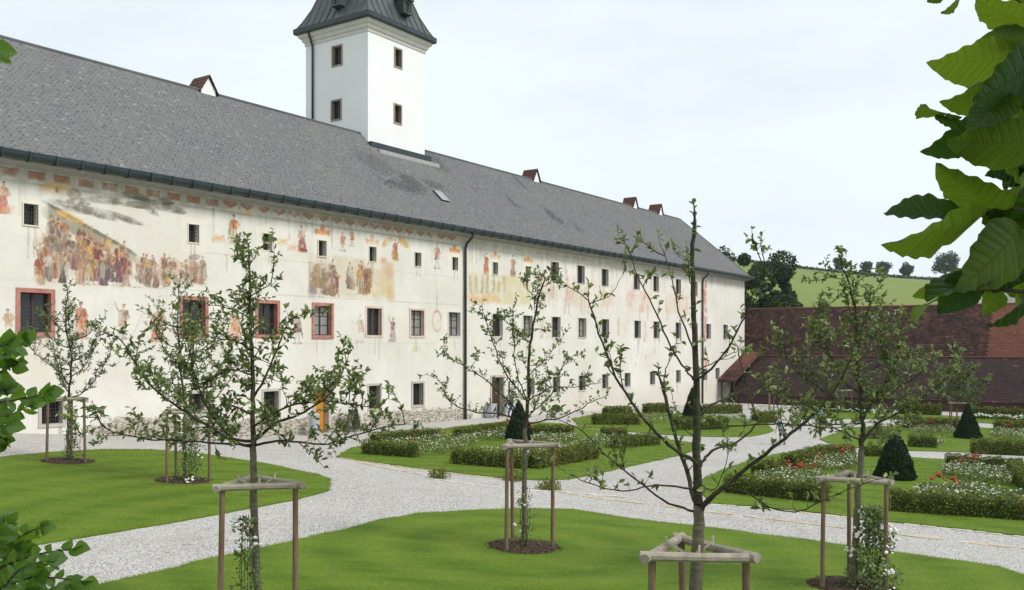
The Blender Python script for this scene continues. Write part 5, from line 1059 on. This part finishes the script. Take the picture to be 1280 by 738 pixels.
# near middle-left tree
T1, b1_ = tree_from('leafy young apple tree at the left front with wide low branches', 13.1, [(322,789),(320,700),(318,654),(317,600),(317,557),(316,520),(316,460),(313,411),(312,350),(311,316)], 4,
 [([(317,556),(306,556),(270,554),(221,551),(179,548),(136,538),(120,520)], -.5, .022, .006), ([(316,552),(288,546),(258,508),(243,466),(236,436)], .8, .026, .008), ([(317,558),(294,553),(246,524),(197,490),(173,460),(152,427),(132,416)], -.7, .026, .006),
  ([(318,552),(343,530),(373,519),(409,496),(428,466),(434,451)], .4, .024, .007), ([(318,557),(355,551),(403,556),(440,545),(488,533),(507,530)], -.6, .02, .005), ([(316,500),(334,466),(349,430),(361,402),(373,397)], .5, .02, .006), ([(317,533),(361,508),(415,502),(464,509)], -1.0, .018, .006),
  ([(313,400),(298,390),(272,378)], .5, .012, .005), ([(312,372),(330,360),(342,355)], -.4, .011, .005), ([(315,440),(290,425),(262,428)], -.5, .014, .005), ([(316,470),(285,462),(255,480),(240,478)], 1.0, .015, .005), ([(317,520),(280,505),(262,520),(225,525)], .9, .016, .005)],
 r0=.052, dens=16, leaf=.088, seed=3, second=.34, nl=(5, 9), tw=(.09, .28), crook=.005)
# sparse near tree
T4, b4_ = tree_from('tall sparse apple tree with long bare branches at the right front', 9.6, [(866,950),(870,738),(872,690),(874,655),(873,630),(870,568),(871,515),(869,449),(867,382),(866,316),(869,275)], 4,
 [([(873,634),(864,615),(861,594),(849,561),(836,515),(827,478)], .7, .034, .024), ([(830,480),(832,462),(841,443),(846,425)], .7, .010, .004), ([(872,590),(867,576),(842,561),(809,528),(776,482),(753,429),(736,376)], -.4, .030, .009), ([(736,376),(720,364),(703,356),(692,352)], -.6, .008, .003), ([(737,380),(752,374),(764,368),(779,343)], -.3, .008, .003),
  ([(869,476),(860,466),(839,435),(816,382),(796,343),(789,319)], .5, .017, .006), ([(868,440),(849,389),(839,343),(826,306)], .8, .014, .005), ([(873,640),(885,626),(902,611),(941,581),(981,548),(1014,521),(1047,482),(1060,455)], -.6, .040, .011), ([(871,592),(880,575),(895,561),(922,553),(945,528),(935,488),(925,449),(922,432)], .4, .024, .007),
  ([(870,523),(890,506),(915,495),(955,475),(1001,442),(1027,429)], .6, .017, .006), ([(869,476),(895,455),(922,415),(941,369),(955,336),(951,308)], -.7, .017, .005), ([(869,464),(902,449),(922,439)], .5, .010, .004), ([(872,612),(822,607),(776,614),(736,604),(690,581)], -.5, .016, .004), ([(873,640),(836,629),(796,601),(756,568),(730,541),(690,521)], .3, .018, .005),
  ([(902,611),(935,617),(961,634),(994,640),(1027,627),(1060,612),(1095,600)], -.8, .014, .004), ([(870,536),(941,531),(1000,532),(1047,535),(1090,527)], -.5, .013, .004), ([(872,602),(893,612),(910,570),(905,545)], -.9, .009, .003), ([(866,545),(850,530),(842,500)], .3, .008, .003), ([(795,520),(780,540),(768,560)], -.6, .007, .003), ([(981,548),(975,520),(968,500)], -.5, .009, .003), ([(868,330),(850,322)], .1, .006, .003)],
 r0=.064, dens=6.5, leaf=.076, seed=5, second=.16, nl=(4, 8), tw=(.05, .19), rtop=.018, mat='apple_leaf', bare=.22, crook=.004, lim=.82)
T3, b3_ = tree_from('slender young apple tree standing in the middle of the front lawn', 19.5, [(655,685),(655,640),(656,568),(657,535),(661,494),(662,441),(668,399),(678,357),(681,343)], 3,
 [([(657,523),(636,502),(604,473),(578,457),(554,444)], -.5, .02, .006), ([(656,529),(625,518),(593,515),(562,502),(551,478),(538,470)], .4, .02, .006), ([(659,502),(636,473),(620,439),(607,399),(601,383)], .5, .02, .006), ([(659,502),(647,468),(642,426),(641,383)], -.6, .017, .006), ([(658,523),(688,494),(704,455),(722,442)], .8, .02, .006), ([(659,502),(688,486),(725,484),(752,478)], -.4, .017, .005), ([(657,530),(704,521),(741,502),(757,496)], -.8, .018, .005), ([(661,470),(683,447),(704,420)], .4, .014, .005), ([(673,380),(660,364),(651,352)], .2, .009, .004), ([(664,430),(640,408),(625,395)], .4, .011, .004), ([(678,360),(690,352),(700,350)], -.3, .008, .004), ([(657,520),(670,505),(682,470)], -.9, .014, .005)],
 r0=.055, dens=12, leaf=.082, seed=8, second=.26, nl=(4, 8), tw=(.08, .24))
T5, b5_ = tree_from('bushy young apple tree at the right front before the barn', 16.9, [(1066,738),(1069,690),(1072,632),(1076,561),(1078,531),(1075,496),(1072,454),(1072,407),(1060,353),(1051,327)], 3,
 [([(1076,556),(1098,531),(1146,502),(1178,478),(1188,464)], -.4, .026, .007), ([(1077,528),(1098,490),(1122,448),(1128,419)], .5, .022, .007), ([(1073,492),(1051,472),(1027,419),(1024,383)], .5, .02, .006), ([(1072,428),(1084,389),(1098,359)], -.3, .014, .005), ([(1077,530),(1021,531),(974,525)], -.6, .018, .005), ([(1073,480),(1104,454),(1164,448)], .9, .017, .005), ([(1076,516),(1051,502),(997,466),(974,419)], .7, .022, .006), ([(1078,545),(1110,540),(1140,525)], .8, .016, .005), ([(1072,450),(1045,430),(1010,415)], -.7, .014, .005), ([(1072,420),(1100,415),(1125,395)], .7, .012, .005), ([(1062,360),(1050,350),(1040,345)], -.3, .008, .004), ([(1076,550),(1040,535),(1000,510),(975,500)], .3, .018, .005), ([(1075,500),(1100,500),(1130,480),(1150,470)], -.8, .015, .005)],
 r0=.062, dens=16, leaf=.090, seed=12, second=.36, nl=(5, 9), tw=(.09, .28))
def gen_tree(label, px, py, crown_top, r0, spread, n_l, seed, stem=.30, leaf=.075, dens=11, **kw):
    x, y, z = G(px, py); Hh = crown_top; r = np.random.default_rng(seed); top = Vector((x+r.normal(0, .1), y, z+Hh)); p1_ = Vector((x+.02, y, z+Hh*stem))
    tr = ([Vector((x, y, z)), Vector((x+.01, y, z+Hh*stem*.5)), p1_], [p1_, p1_.lerp(top, .35)+Vector((r.normal(0, .05), 0, 0)), p1_.lerp(top, .7)+Vector((r.normal(0, .06), 0, 0)), top]); L = []
    for q in range(n_l):
        a = q*2.4+r.uniform(-.3, .3); u = q/n_l; s0 = p1_.lerp(top, u*.72); ln = spread*(1-.55*u)*r.uniform(.8, 1.15); o_ = Vector((math.cos(a), math.sin(a), 0)); rise = ln*r.uniform(.5, 1.0)
        L.append(([s0, s0+o_*ln*.45+Vector((0, 0, rise*.22)), s0+o_*ln*.85+Vector((0, 0, rise*.75)), s0+o_*ln+Vector((0, 0, rise*1.1))], .021, .006))
    apple_tree(label, (x, y, z), tr, L, r0, dens, leaf, seed, **kw); return (x, y, z)
b85 = gen_tree('small young apple tree on the left lawn nearest the wall', 85, 578, 5.45, .05, 1.55, 11, 21, .36, .078, 19, mat='apple_leaf_dim', second=.3, tw=(.08, .24))
b235 = gen_tree('young apple tree on the left lawn right of the smaller tree', 230, 602, 5.6, .05, 1.75, 13, 22, .34, .082, 13, second=.3)
bfar = gen_tree('far staked young tree in front of the barn by the tall cone', 1196, 541, 4.6, .05, 1.8, 12, 23, .34, .13, 12, mat='apple_leaf', second=.45)
bf2 = gen_tree('far young tree before the barn left of the near right tree', 967, 513, 4.0, .05, 1.2, 8, 24, .4, .11, 7, mat='apple_leaf', second=.4)
bf3 = gen_tree('far young tree before the barn behind the near right tree crown', 1054, 516.5, 4.2, .05, 1.3, 8, 25, .4, .11, 7, mat='apple_leaf', second=.4)
for base, rz, lb, sd_, hh_ in ((b1_, R(20), 'three post stake frame with grey rails round the leafy left front tree', .98, 2.06), (b4_, R(2), 'big near stake frame with pale ties round the sparse right front tree', .95, 2.12), (b3_, R(25), 'stake frame with brown posts round the slender middle tree', 1.06, 2.15), (b5_, R(-14), 'leaning stake frame round the bushy right front tree', 1.06, 1.98),
    (b85, R(15), 'stake frame on the left lawn nearest the wall', 1.02, 1.95), (b235, R(40), 'stake frame on the left lawn hidden behind low branches', 1.2, 1.95), (bfar, R(10), 'thin far stake frame left of the tall cone', 1.3, 1.9), (bf2, R(10), 'tiny far stake frame before the barn at the left', 1.2, 1.9), (bf3, R(30), 'tiny far stake frame before the barn behind the near right tree', 1.2, 1.9)):
    stake_frame(base, rz, lb, sd_, hh_, ties=base[1] < 32); 
    if base[1] < 32: mulch(base, .78, '')
def climber(base, label, h, rad, n, fl, seed, dx=.12, dy=-.1):
    r = np.random.default_rng(seed); x, y = base[0]+dx, base[1]+dy; z = tz(x, y)+.05
    m = fl; nc = max(2, fl//7); uc = r.random(nc)**.6; ac = r.uniform(0, 6.28, nc); ic = r.integers(0, nc, m); rr_ = rad*(1.02-.5*uc[ic]); fr = np.c_[rr_*np.cos(ac[ic]), rr_*np.sin(ac[ic]), uc[ic]*h]+r.normal(0, .055, (m, 3))
    root = empty('rose_bush', (x, y, z), 0, label, 'rose bush', 'white roses at the feet of the young trees'); u = r.random(n); a = r.uniform(0, 6.28, n); lump = 1+.3*np.sin(u*14+a*2); rr_ = rad*(1.0-.62*u)*lump*r.random(n)**.4; Pt = np.c_[rr_*np.cos(a), rr_*np.sin(a), u*h]
    link('foliage', cover(Pt, unit(np.c_[np.cos(a), np.sin(a), np.full(n, .5)]), .065, None, 'f', spread=1.0), M['apple_leaf'], root); V, f, k_ = blobs(fr, .032*r.uniform(.6, 1.4, m), .35, .8); tag(link('white_blossoms', mesh_np(V, f), M['white_rose'], root), kind='stuff')
    b = MB()
    for q in range(6): a_ = q*1.05; b.tube([(0, 0, -.05), (.35*rad*math.cos(a_), .35*rad*math.sin(a_), .5*h), (.15*rad*math.cos(a_), .2*rad*math.sin(a_), h*1.02)], [.008, .006, .004], 4)
    b.build('stems', M['bark'], root)
climber(b1_, 'white climbing rose on the stem of the leafy left front tree', 1.6, .26, 330, 22, 31, -.1, -.22); climber(b3_, 'white rose bush at the foot of the slender middle tree', 1.25, .30, 170, 16, 32, .02, -.3); climber(b5_, 'full white rose bush at the foot of the bushy right tree', 1.45, .44, 1900, 120, 33, .3, -.2)
climber(b235, 'white rose bush at the foot of the second left lawn tree', 1.7, .42, 1100, 40, 34, .25, -.15); climber(b85, 'thin rose bush at the foot of the smallest left lawn tree', 1.6, .3, 500, 4, 35, .18, -.1)

# ------------------------------------------------------------------ big trees and cottage beyond the barn, hill crest trees
def big_tree(pos, h, rad, n, leaf, mat, label, group=None, stem=.2, seed=1, squash=1.0):
    r = np.random.default_rng(seed); root = empty('broadleaf_tree', pos, 0, label, 'tree', group); nb_ = 26; cz = h*(.5+stem/2); cen = []
    for q in range(nb_):
        d = unit(r.normal(size=3)); k_ = r.uniform(.4, 1.0); cen.append(np.array([d[0]*rad*k_, d[1]*rad*k_, cz+d[2]*(h*(1-stem)/2)*k_*squash]))
    cen = np.array(cen); cr_ = rad*r.uniform(.2, .44, nb_); i_ = r.integers(0, nb_, n); d = unit(r.normal(size=(n, 3))); Pt = cen[i_]+d*(cr_[i_]*r.random(n)**.33)[:, None]
    V, f = leaf_cards(Pt, unit(d+r.normal(0, .7, (n, 3))), unit(d+np.array([0, 0, .6])+r.normal(0, .5, (n, 3))), leaf*r.uniform(.6, 1.4, n), leaf*.75*r.uniform(.6, 1.3, n)); tag(link('crown', mesh_np(V, f, col=col6(n, r)), M[mat], root), kind='stuff')
    w = Wood(); w.tube([(0, 0, -1), (0, 0, h*stem), (rad*.05, 0, h*.6)], [h*.028, h*.022, h*.006], 8)
    for q in range(9): c_ = cen[q]; w.tube([(0, 0, h*stem*r.uniform(.8, 1.6)), tuple(c_*np.array([.5, .5, 1])-np.array([0, 0, h*.08])), tuple(c_)], [h*.012, h*.008, h*.003], 6)
    link('trunk', w.mesh(np.zeros(3)), M['bark'], root)
def at_far(px, Y, pyb): p = P(px, pyb, Y); return (p.x, p.y, p.z)
def onhill(px, Y): X = (px-CX)/F*Y; return (X, Y, float(hillz(np.array(X), np.array(Y)))-.3)
x, y, z = onhill(958, 124); big_tree((x, y, z), (4.8+(HY-326)/F*124-z)*1.12, 4.6, 34000, .36, 'far_leaf', 'dense dark green tree behind the barn at the building corner', stem=.12, seed=41)
x, y, z = onhill(978, 128); big_tree((x, y, z), 4.8+(HY-340)/F*128-z, 2.7, 14000, .30, 'far_leaf', 'lower dark tree at the right of the dense tree behind the barn', stem=.12, seed=42)
x, y, z = onhill(904, 138); big_tree((x, y, z), 4.8+(HY-305)/F*138-z, 2.6, 6000, .30, 'far_leaf', 'tree top showing above the slate roof end', stem=.3, seed=43)
x, y, z = onhill(926, 120); big_tree((x, y, z), (4.8+(HY-330)/F*120-z)*1.1, 3.4, 16000, .30, 'far_leaf', 'dark tree directly behind the white building corner', stem=.12, seed=44)
CRT = [(1050,10,.95,'first and leftmost small tree on the hill crest',320),(1083,8.5,.8,'thin small tree second from the left on the hill crest',325),(1104,11,1.05,'round dark tree third from the left on the hill crest',326),(1134,10,.9,'small round tree fourth on the hill crest',329),(1182,21,1.9,'largest spreading tree on the hill crest at the right',314)]
for i_, (px, wpx, sc, lb, pyt) in enumerate(CRT):
    Y = 452; x, y, z = onhill(px, Y); h = 4.8+(HY-pyt)/F*Y-z; big_tree((x, y, z), h, wpx/F*Y*.78, 2200 if sc < 1.5 else 4600, .7, 'crest_leaf', lb, 'trees along the hill crest', .22, 60+i_, .8)
n = 9000; px_ = rng.uniform(60, 330, n); Y_ = 405+.05*(px_-130)+rng.normal(0, .6, n); z_ = hillz(px_, Y_)+rng.uniform(0, .9, n)
V, f = leaf_cards(np.c_[px_, Y_, z_], rvec(n), rvec(n), .9, .7); tag(link('field_hedge', mesh_np(V, f, col=col6(n)), M['crest_leaf']), 'thin dark hedge line below the hill crest', 'hedge', kind='stuff')
x, y, z = onhill(1262, 150); ct = empty('cottage', (x, y, z), R(12), 'small white cottage with grey roof beyond the barn behind the beech leaves', 'house')
zt_ = 4.8+(HY-379)/F*150-z; b = MB(); b.box(-3, 3, 0, 6, -1, zt_); b.build('wall', M['tower_white'], ct); b = MB(); b.prism([(-3.6, zt_-.1), (3.6, zt_-.1), (3.4, zt_+.1), (0, zt_+2.0), (-3.4, zt_+.1)], -.4, 6.4); b.build('roof', M['eave_board'], ct)
for a_ in (-1.5, 1.3): b = MB(); frame_boxes(b, a_-.4, a_+.4, zt_-1.5, zt_-.4, .1, -.06, .0); w_ = b.build('window', M['wood_dark'], ct); MB().quad((a_-.4,-.02,zt_-1.5),(a_+.4,-.02,zt_-1.5),(a_+.4,-.02,zt_-.4),(a_-.4,-.02,zt_-.4)).build('pane', M['glass'], w_)

# ------------------------------------------------------------------ beech leaves close to the camera
def leaf_mesh(seed, curl=.12, fold=.10, mat='beech', wide=1.0):
    r = random.Random(seed); nu, nv = 30, 8; V = []; 
    wav = r.uniform(0, 6)
    for i_ in range(nu+1):
        u = i_/nu; wd = .31*math.sin(math.pi*min(1, u**.80))**.72*(1-.30*u*u)*1.12 if 0 < u < 1 else .004
        for j in range(nv+1):
            v_ = (j/nv-.5)*2; e = 1+(.02*math.sin(u*62+v_)+.028*math.sin(u*21+wav))*abs(v_)**3; y = v_*wd*e*wide
            z = -curl*u*u + fold*abs(y)*1.2 + .018*math.cos(30*(u-.62*abs(y)))*abs(v_) + .02*math.sin(u*7+wav)*v_ + .03*math.sin(u*5+wav*2)*abs(v_)**2
            V.append((u, y, z))
    nvv = nv+1; Fq_ = [(i_*nvv+j, (i_+1)*nvv+j, (i_+1)*nvv+j+1, i_*nvv+j+1) for i_ in range(nu) for j in range(nv)]
    me = mesh_np(np.array(V), np.array(Fq_), smooth=True); me.materials.append(M[mat]); return me
HLEAF = [leaf_mesh(q+20, c_, f_, 'hazel', 1.35) for q, (c_, f_) in enumerate(((.10, .10), (.2, .05), (.05, .2), (-.1, .12), (.25, .15), (.0, .25)))]
LEAF = [leaf_mesh(q, c_, f_) for q, (c_, f_) in enumerate(((.10, .10), (.18, .05), (.05, .2), (-.06, .12), (.22, .15), (.0, .05)))]
def put_leaf(parent, base, tip, wpx_app, Y, idx, flip=1, pool=None):
    ax = tip-base; L = ax.length; ax.normalize(); view = (base-Vector((0, 0, CZ))).normalized(); nrm = -view - ax*(-view).dot(ax)
    nrm.normalize(); wreal = .58*L; a = min(1, max(.12, wpx_app/wreal)); th_ = math.acos(a)*flip
    sdv = nrm.cross(ax); n2 = nrm*math.cos(th_)+sdv*math.sin(th_); y_ = n2.cross(ax); m4 = Matrix((ax, y_, n2)).transposed().to_4x4()
    o = bpy.data.objects.new('leaf', (pool or LEAF)[idx % len(LEAF)]); C.objects.link(o); o.parent = parent
    s_ = L; sy = L*max(1, min(1.35, wpx_app/wreal)); o.matrix_local = Matrix.Translation(base-parent.location) @ m4 @ Matrix.Diagonal((s_, sy, s_, 1)); return o
tb = Vector((3.4, 2.0, tz(3.4, 2.0))); beech = empty('beech_tree', tb, 0, 'large toothed beech leaves hanging into view at the upper right', 'tree')
Yl = 1.35
def PB(px, py, Y=Yl): return P(px, py, Y)
w = Wood(); w.tube([tb, tb+Vector((0, .05, 2.2)), tb+Vector((-.05, 0, 4.2)), tb+Vector((-.1, -.05, 6.2))], [.17, .14, .11, .07], 10); link('trunk', w.mesh(np.array(tb)), M['twig'], beech)
w = Wood(); forks = [tb+Vector((-.05, 0, 4.6)), Vector((2.0, 1.75, 5.35)), PB(1420, 120, 1.5), PB(1330, 150, 1.42), PB(1290, 120, 1.38)]
w.tube(catmull(forks, 4), np.linspace(.05, .008, 17), 7); w.tube(catmull([tb+Vector((-.04, 0, 4.2)), Vector((2.0, 1.8, 4.95)), PB(1380, 300, 1.5), PB(1310, 330, 1.4), PB(1290, 340, 1.36)], 4), np.linspace(.045, .007, 17), 7)
TWG = [[(1330,150),(1290,80),(1262,74)],[(1330,150),(1290,30),(1280,10),(1240,-20),(1190,-12)],[(1310,150),(1280,120),(1255,118),(1205,152)],[(1320,160),(1290,190),(1240,160)],[(1320,330),(1290,270),(1256,262),(1230,268),(1205,269),(1200,268)],[(1320,330),(1290,300),(1270,288)],[(1320,340),(1290,364),(1255,362),(1222,363),(1180,360)],[(1310,345),(1290,375),(1282,378)],[(1330,150),(1290,220),(1275,245)]]
for tw_ in TWG: pts = catmull([PB(x, y, Yl+.03*math.sin(i_*2.1+tw_[0][1])) for i_, (x, y) in enumerate(tw_)], 4); w.tube(pts, np.linspace(.0036, .0014, len(pts)), 5)
link('branch', w.mesh(np.array(tb)), M['twig'], beech)
LV = [(1263,73,1162,84,48,0,1,0),(1292,27,1222,18,30,0,1,1),(1292,54,1227,46,30,0,-1,2),(1287,80,1240,130,42,-.05,1,1),(1248,117,1178,132,30,0,1,0),(1266,121,1212,152,34,-.06,-1,1),(1188,143,1152,136,6,.02,1,2),(1206,156,1164,150,14,0,1,4),(1230,158,1155,194,34,-.02,1,0),(1298,176,1194,190,54,-.05,1,1),(1284,206,1231,222,24,.03,-1,3),(1259,262,1168,226,38,0,1,4),(1206,269,1106,262,28,0,-1,2),(1228,270,1110,317,33,-.03,1,0),(1240,262,1196,264,10,.02,1,2),(1288,258,1227,285,32,.02,-1,3),(1274,288,1220,358,58,-.04,1,1),(1290,300,1240,366,50,0,-1,5),(1224,342,1172,392,42,-.04,1,0),(1222,338,1160,384,36,-.02,-1,3),(1173,361,1142,373,16,.05,1,1),(1164,378,1144,388,9,.05,1,2),(1226,338,1190,346,13,.04,-1,3),(1252,363,1230,392,26,.02,1,0),(1288,374,1236,411,13,-.02,1,2),(1300,240,1268,258,26,.02,1,1),(1202,-6,1178,18,7,0,1,2),(1178,-6,1158,5,12,0,1,0),(1255,-10,1228,6,12,0,-1,1),(1296,130,1258,160,26,.05,1,5),(1296,214,1262,232,18,.06,-1,0),(1300,345,1262,352,22,.03,1,3),(1300,110,1262,128,26,.04,1,4),(1296,8,1270,-10,20,.03,1,1),(1300,326,1276,322,22,.0,1,5),(1300,80,1274,96,20,.05,-1,0),(1310,150,1266,186,30,.06,1,3),(1270,365,1288,400,14,.04,1,2)]
rb = random.Random(9)
for q in range(26):
    bx_, by_ = rb.uniform(1262, 1330), rb.choice((rb.uniform(70, 235), rb.uniform(255, 385))); a_ = rb.uniform(2.3, 3.9); l_ = rb.uniform(42, 70); LV.append((bx_, by_, bx_+l_*math.cos(a_), by_-l_*math.sin(a_), rb.uniform(14, 36), rb.uniform(.03, .16), rb.choice((-1, 1)), rb.randrange(6)))
for bx_, by_, tx, ty, wa, dd, fl, idx in LV:
    Yb = Yl+dd; put_leaf(beech, PB(bx_, by_, Yb), PB(tx, ty, Yb-.02+.05*random.uniform(-1, 1)), wa/F*Yb, Yb, idx, fl)
n = 9000; d = rvec(n); Pt = np.array([2.7, .0, 6.9])+d*(rng.random(n)**.4)[:, None]*np.array([2.6, 2.0, 1.1]); keep = Pt[:, 2] > CZ+.25+.42*np.maximum(Pt[:, 1], 0); Pt = Pt[keep]; n = len(Pt)  # beech crown out of view overhead, added to shade the hanging leaves
V, f = leaf_cards(Pt-np.array(tb), unit(rvec(n)+np.array([0, 0, -.2])), unit(np.array([0, 0, 1.0])+rng.normal(0, .4, (n, 3))), .10, .065); tag(link('crown', mesh_np(V, f, col=col6(n)), M['apple_leaf'], beech), kind='stuff')
w = Wood()
for q in range(8): a_ = q*.8; e = np.array([2.7+2.0*math.cos(a_), 1.5*math.sin(a_), 6.7+.4*math.sin(q*2.0)]); w.tube([tuple(tb+Vector((-.08, -.03, 5.0+.15*q))), tuple((np.array(tb+Vector((-.1, 0, 6)))+e)/2+np.array([0, 0, .2])), tuple(e)], [.04, .025, .008], 6)
link('limb', w.mesh(np.array(tb)), M['twig'], beech)
w = Wood(); lp = catmull([tb+Vector((-.1, 0, 5.6)), Vector((1.6, 2.6, 6.75)), Vector((-.2, 2.9, 6.85)), Vector((-1.75, 3.0, 6.7))], 5); w.tube(lp, np.linspace(.05, .012, len(lp)), 7); sp = catmull([Vector((-1.75, 3.0, 6.7)), Vector((-1.82, 3.0, 6.2)), P(-30, 48, 3.0), P(-8, 62, 3.0)], 5); w.tube(sp, np.linspace(.009, .002, len(sp)), 5); link('limb', w.mesh(np.array(tb)), M['twig'], beech)
for q, (bx_, by_, tx, ty, wa) in enumerate(((-10,62,20,66,17),(-12,66,14,76,9),(-24,54,-4,40,14),(-30,48,-52,60,16),(-34,36,-10,20,15),(-30,30,-56,30,16))): put_leaf(beech, P(bx_, by_, 3.0), P(tx, ty, 3.0), wa/F*3.0, 3.0, q, 1, HLEAF)
# hazel shrub at the left edge
hb = Vector((-2.9, 3.2, tz(-2.9, 3.2))); haz = empty('hazel_shrub', hb, 0, 'hazel shrub with round fresh green leaves reaching in from the left edge', 'shrub')
Yh = 3.0; w = Wood(); rh = random.Random(5)
HZ = [([(-90,770),(-30,712),(0,690),(22,680)], .05),([(-90,790),(-40,742),(-5,716),(16,704)], .12),([(-90,790),(-30,760),(15,738),(40,736)], -.05),([(-90,760),(-40,704),(-10,676),(2,668)], -.12),([(-120,540),(-50,502),(-12,490),(10,486)], .1),([(-120,500),(-50,462),(-15,448),(4,444)], .15),([(-120,560),(-50,540),(-12,528),(2,520)], .15),([(-120,520),(-40,470),(10,440),(30,424)], .0),([(-120,520),(-30,480),(20,455),(16,452)], .1),([(-120,540),(-40,510),(20,500),(58,492)], -.1),([(-120,560),(-40,530),(10,520),(40,505)], .1),([(-110,580),(-40,560),(5,545),(2,552)], .0),([(-120,560),(-30,535),(8,532)], -.2),([(-90,760),(-20,700),(30,668),(52,660)], .0),([(-90,760),(-10,715),(40,695),(92,686)], -.1),([(-90,780),(0,735),(50,722),(104,727)], .1),([(-90,780),(-5,740),(25,712),(60,700)], -.2),([(-90,760),(-30,690),(0,662),(8,652)], .1),([(-80,790),(10,748),(60,742),(88,738)], .0),([(-90,770),(-20,725),(20,700),(35,690)], .15),([(-90,790),(-30,750),(20,728),(45,720)], -.15),([(-120,500),(-40,455),(-5,435),(8,430)], -.15),([(-120,545),(-40,500),(0,480),(8,478)], .2)]
stem_top = []
for i_, (tw_, dd) in enumerate(HZ):
    pts = [P(x, y, Yh+dd+.03*math.sin(q+i_)) for q, (x, y) in enumerate(tw_)]; cp = catmull(pts, 6); w.tube(cp, np.linspace(.006, .0016, len(cp)), 5); stem_top.append(pts[0])
    m = len(cp); q = 5
    while q < m:
        p = cp[q]; tn = (cp[min(q+1, m-1)]-cp[max(q-1, 0)]).normalized(); sd_ = 1 if q % 2 else -1; scr = Vector((tn.z, 0, -tn.x))*sd_
        d = (tn*.7+scr*rh.uniform(.3, .9)+Vector((0, rh.uniform(-.5, .5), rh.uniform(-.3, .15)))).normalized(); L = rh.uniform(.032, .058); put_leaf(haz, p, p+d*L, L*rh.uniform(.25, .6), Yh, rh.randrange(6), rh.choice((-1, 1)), HLEAF)
        q += 1
    put_leaf(haz, cp[-1], cp[-1]+(tn+Vector((0, 0, -.15))).normalized()*.055, .03, Yh, i_, 1, HLEAF)
tag(link('twig', w.mesh(np.array(hb)), M['twig'], haz), kind='stuff')
for i_ in range(4):
    w = Wood(); t_ = stem_top[(i_*5) % len(stem_top)]; tops = [s_ for k_, s_ in enumerate(stem_top) if k_ % 4 == i_]; top_ = max(tops, key=lambda v: v.z); w.tube(catmull([hb+Vector((.1*i_-.15, 0, -.05)), hb.lerp(top_, .5)+Vector((-.15, .05*i_, .1)), top_], 5), np.linspace(.022, .006, 11), 6)
    for s_ in tops: w.tube(catmull([hb.lerp(top_, .5)+Vector((-.15, .05*i_, .1)), hb.lerp(s_, .8)+Vector((-.08, 0, .05)), s_], 4), np.linspace(.01, .005, 9), 5)
    link('stem', w.mesh(np.array(hb)), M['twig'], haz)
n = 3200; d = rvec(n); Pt = np.array([-2.95, 2.95, 3.1])+d*(rng.random(n)**.4)[:, None]*np.array([.95, .9, 1.7]); Pt = Pt[Pt[:, 0] < -.60*Pt[:, 1]-.12]; n = len(Pt)
V, f = leaf_cards(Pt-np.array(hb), unit(rvec(n)+np.array([0, 0, -.1])), unit(np.array([0, 0, 1.0])+rng.normal(0, .6, (n, 3))), rng.uniform(.05, .08, n), rng.uniform(.035, .055, n)); tag(link('crown', mesh_np(V, f, col=col6(n)), M['apple_leaf'], haz), kind='stuff')

# ------------------------------------------------------------------ the air over the fields
b = MB(); b.box(-705, 1105, -205, 768, -45, 115); hz = b.build('haze', None); tag(hz, kind='stuff')
k = N('haze'); k.t.nodes.clear(); out = k.n('OutputMaterial'); pv = k.n('VolumePrincipled'); pv.inputs['Color'].default_value = (.80, .88, .96, 1); pv.inputs['Density'].default_value = .00014; k.t.links.new(pv.outputs[0], out.inputs['Volume']); hz.data.materials.append(k.m)
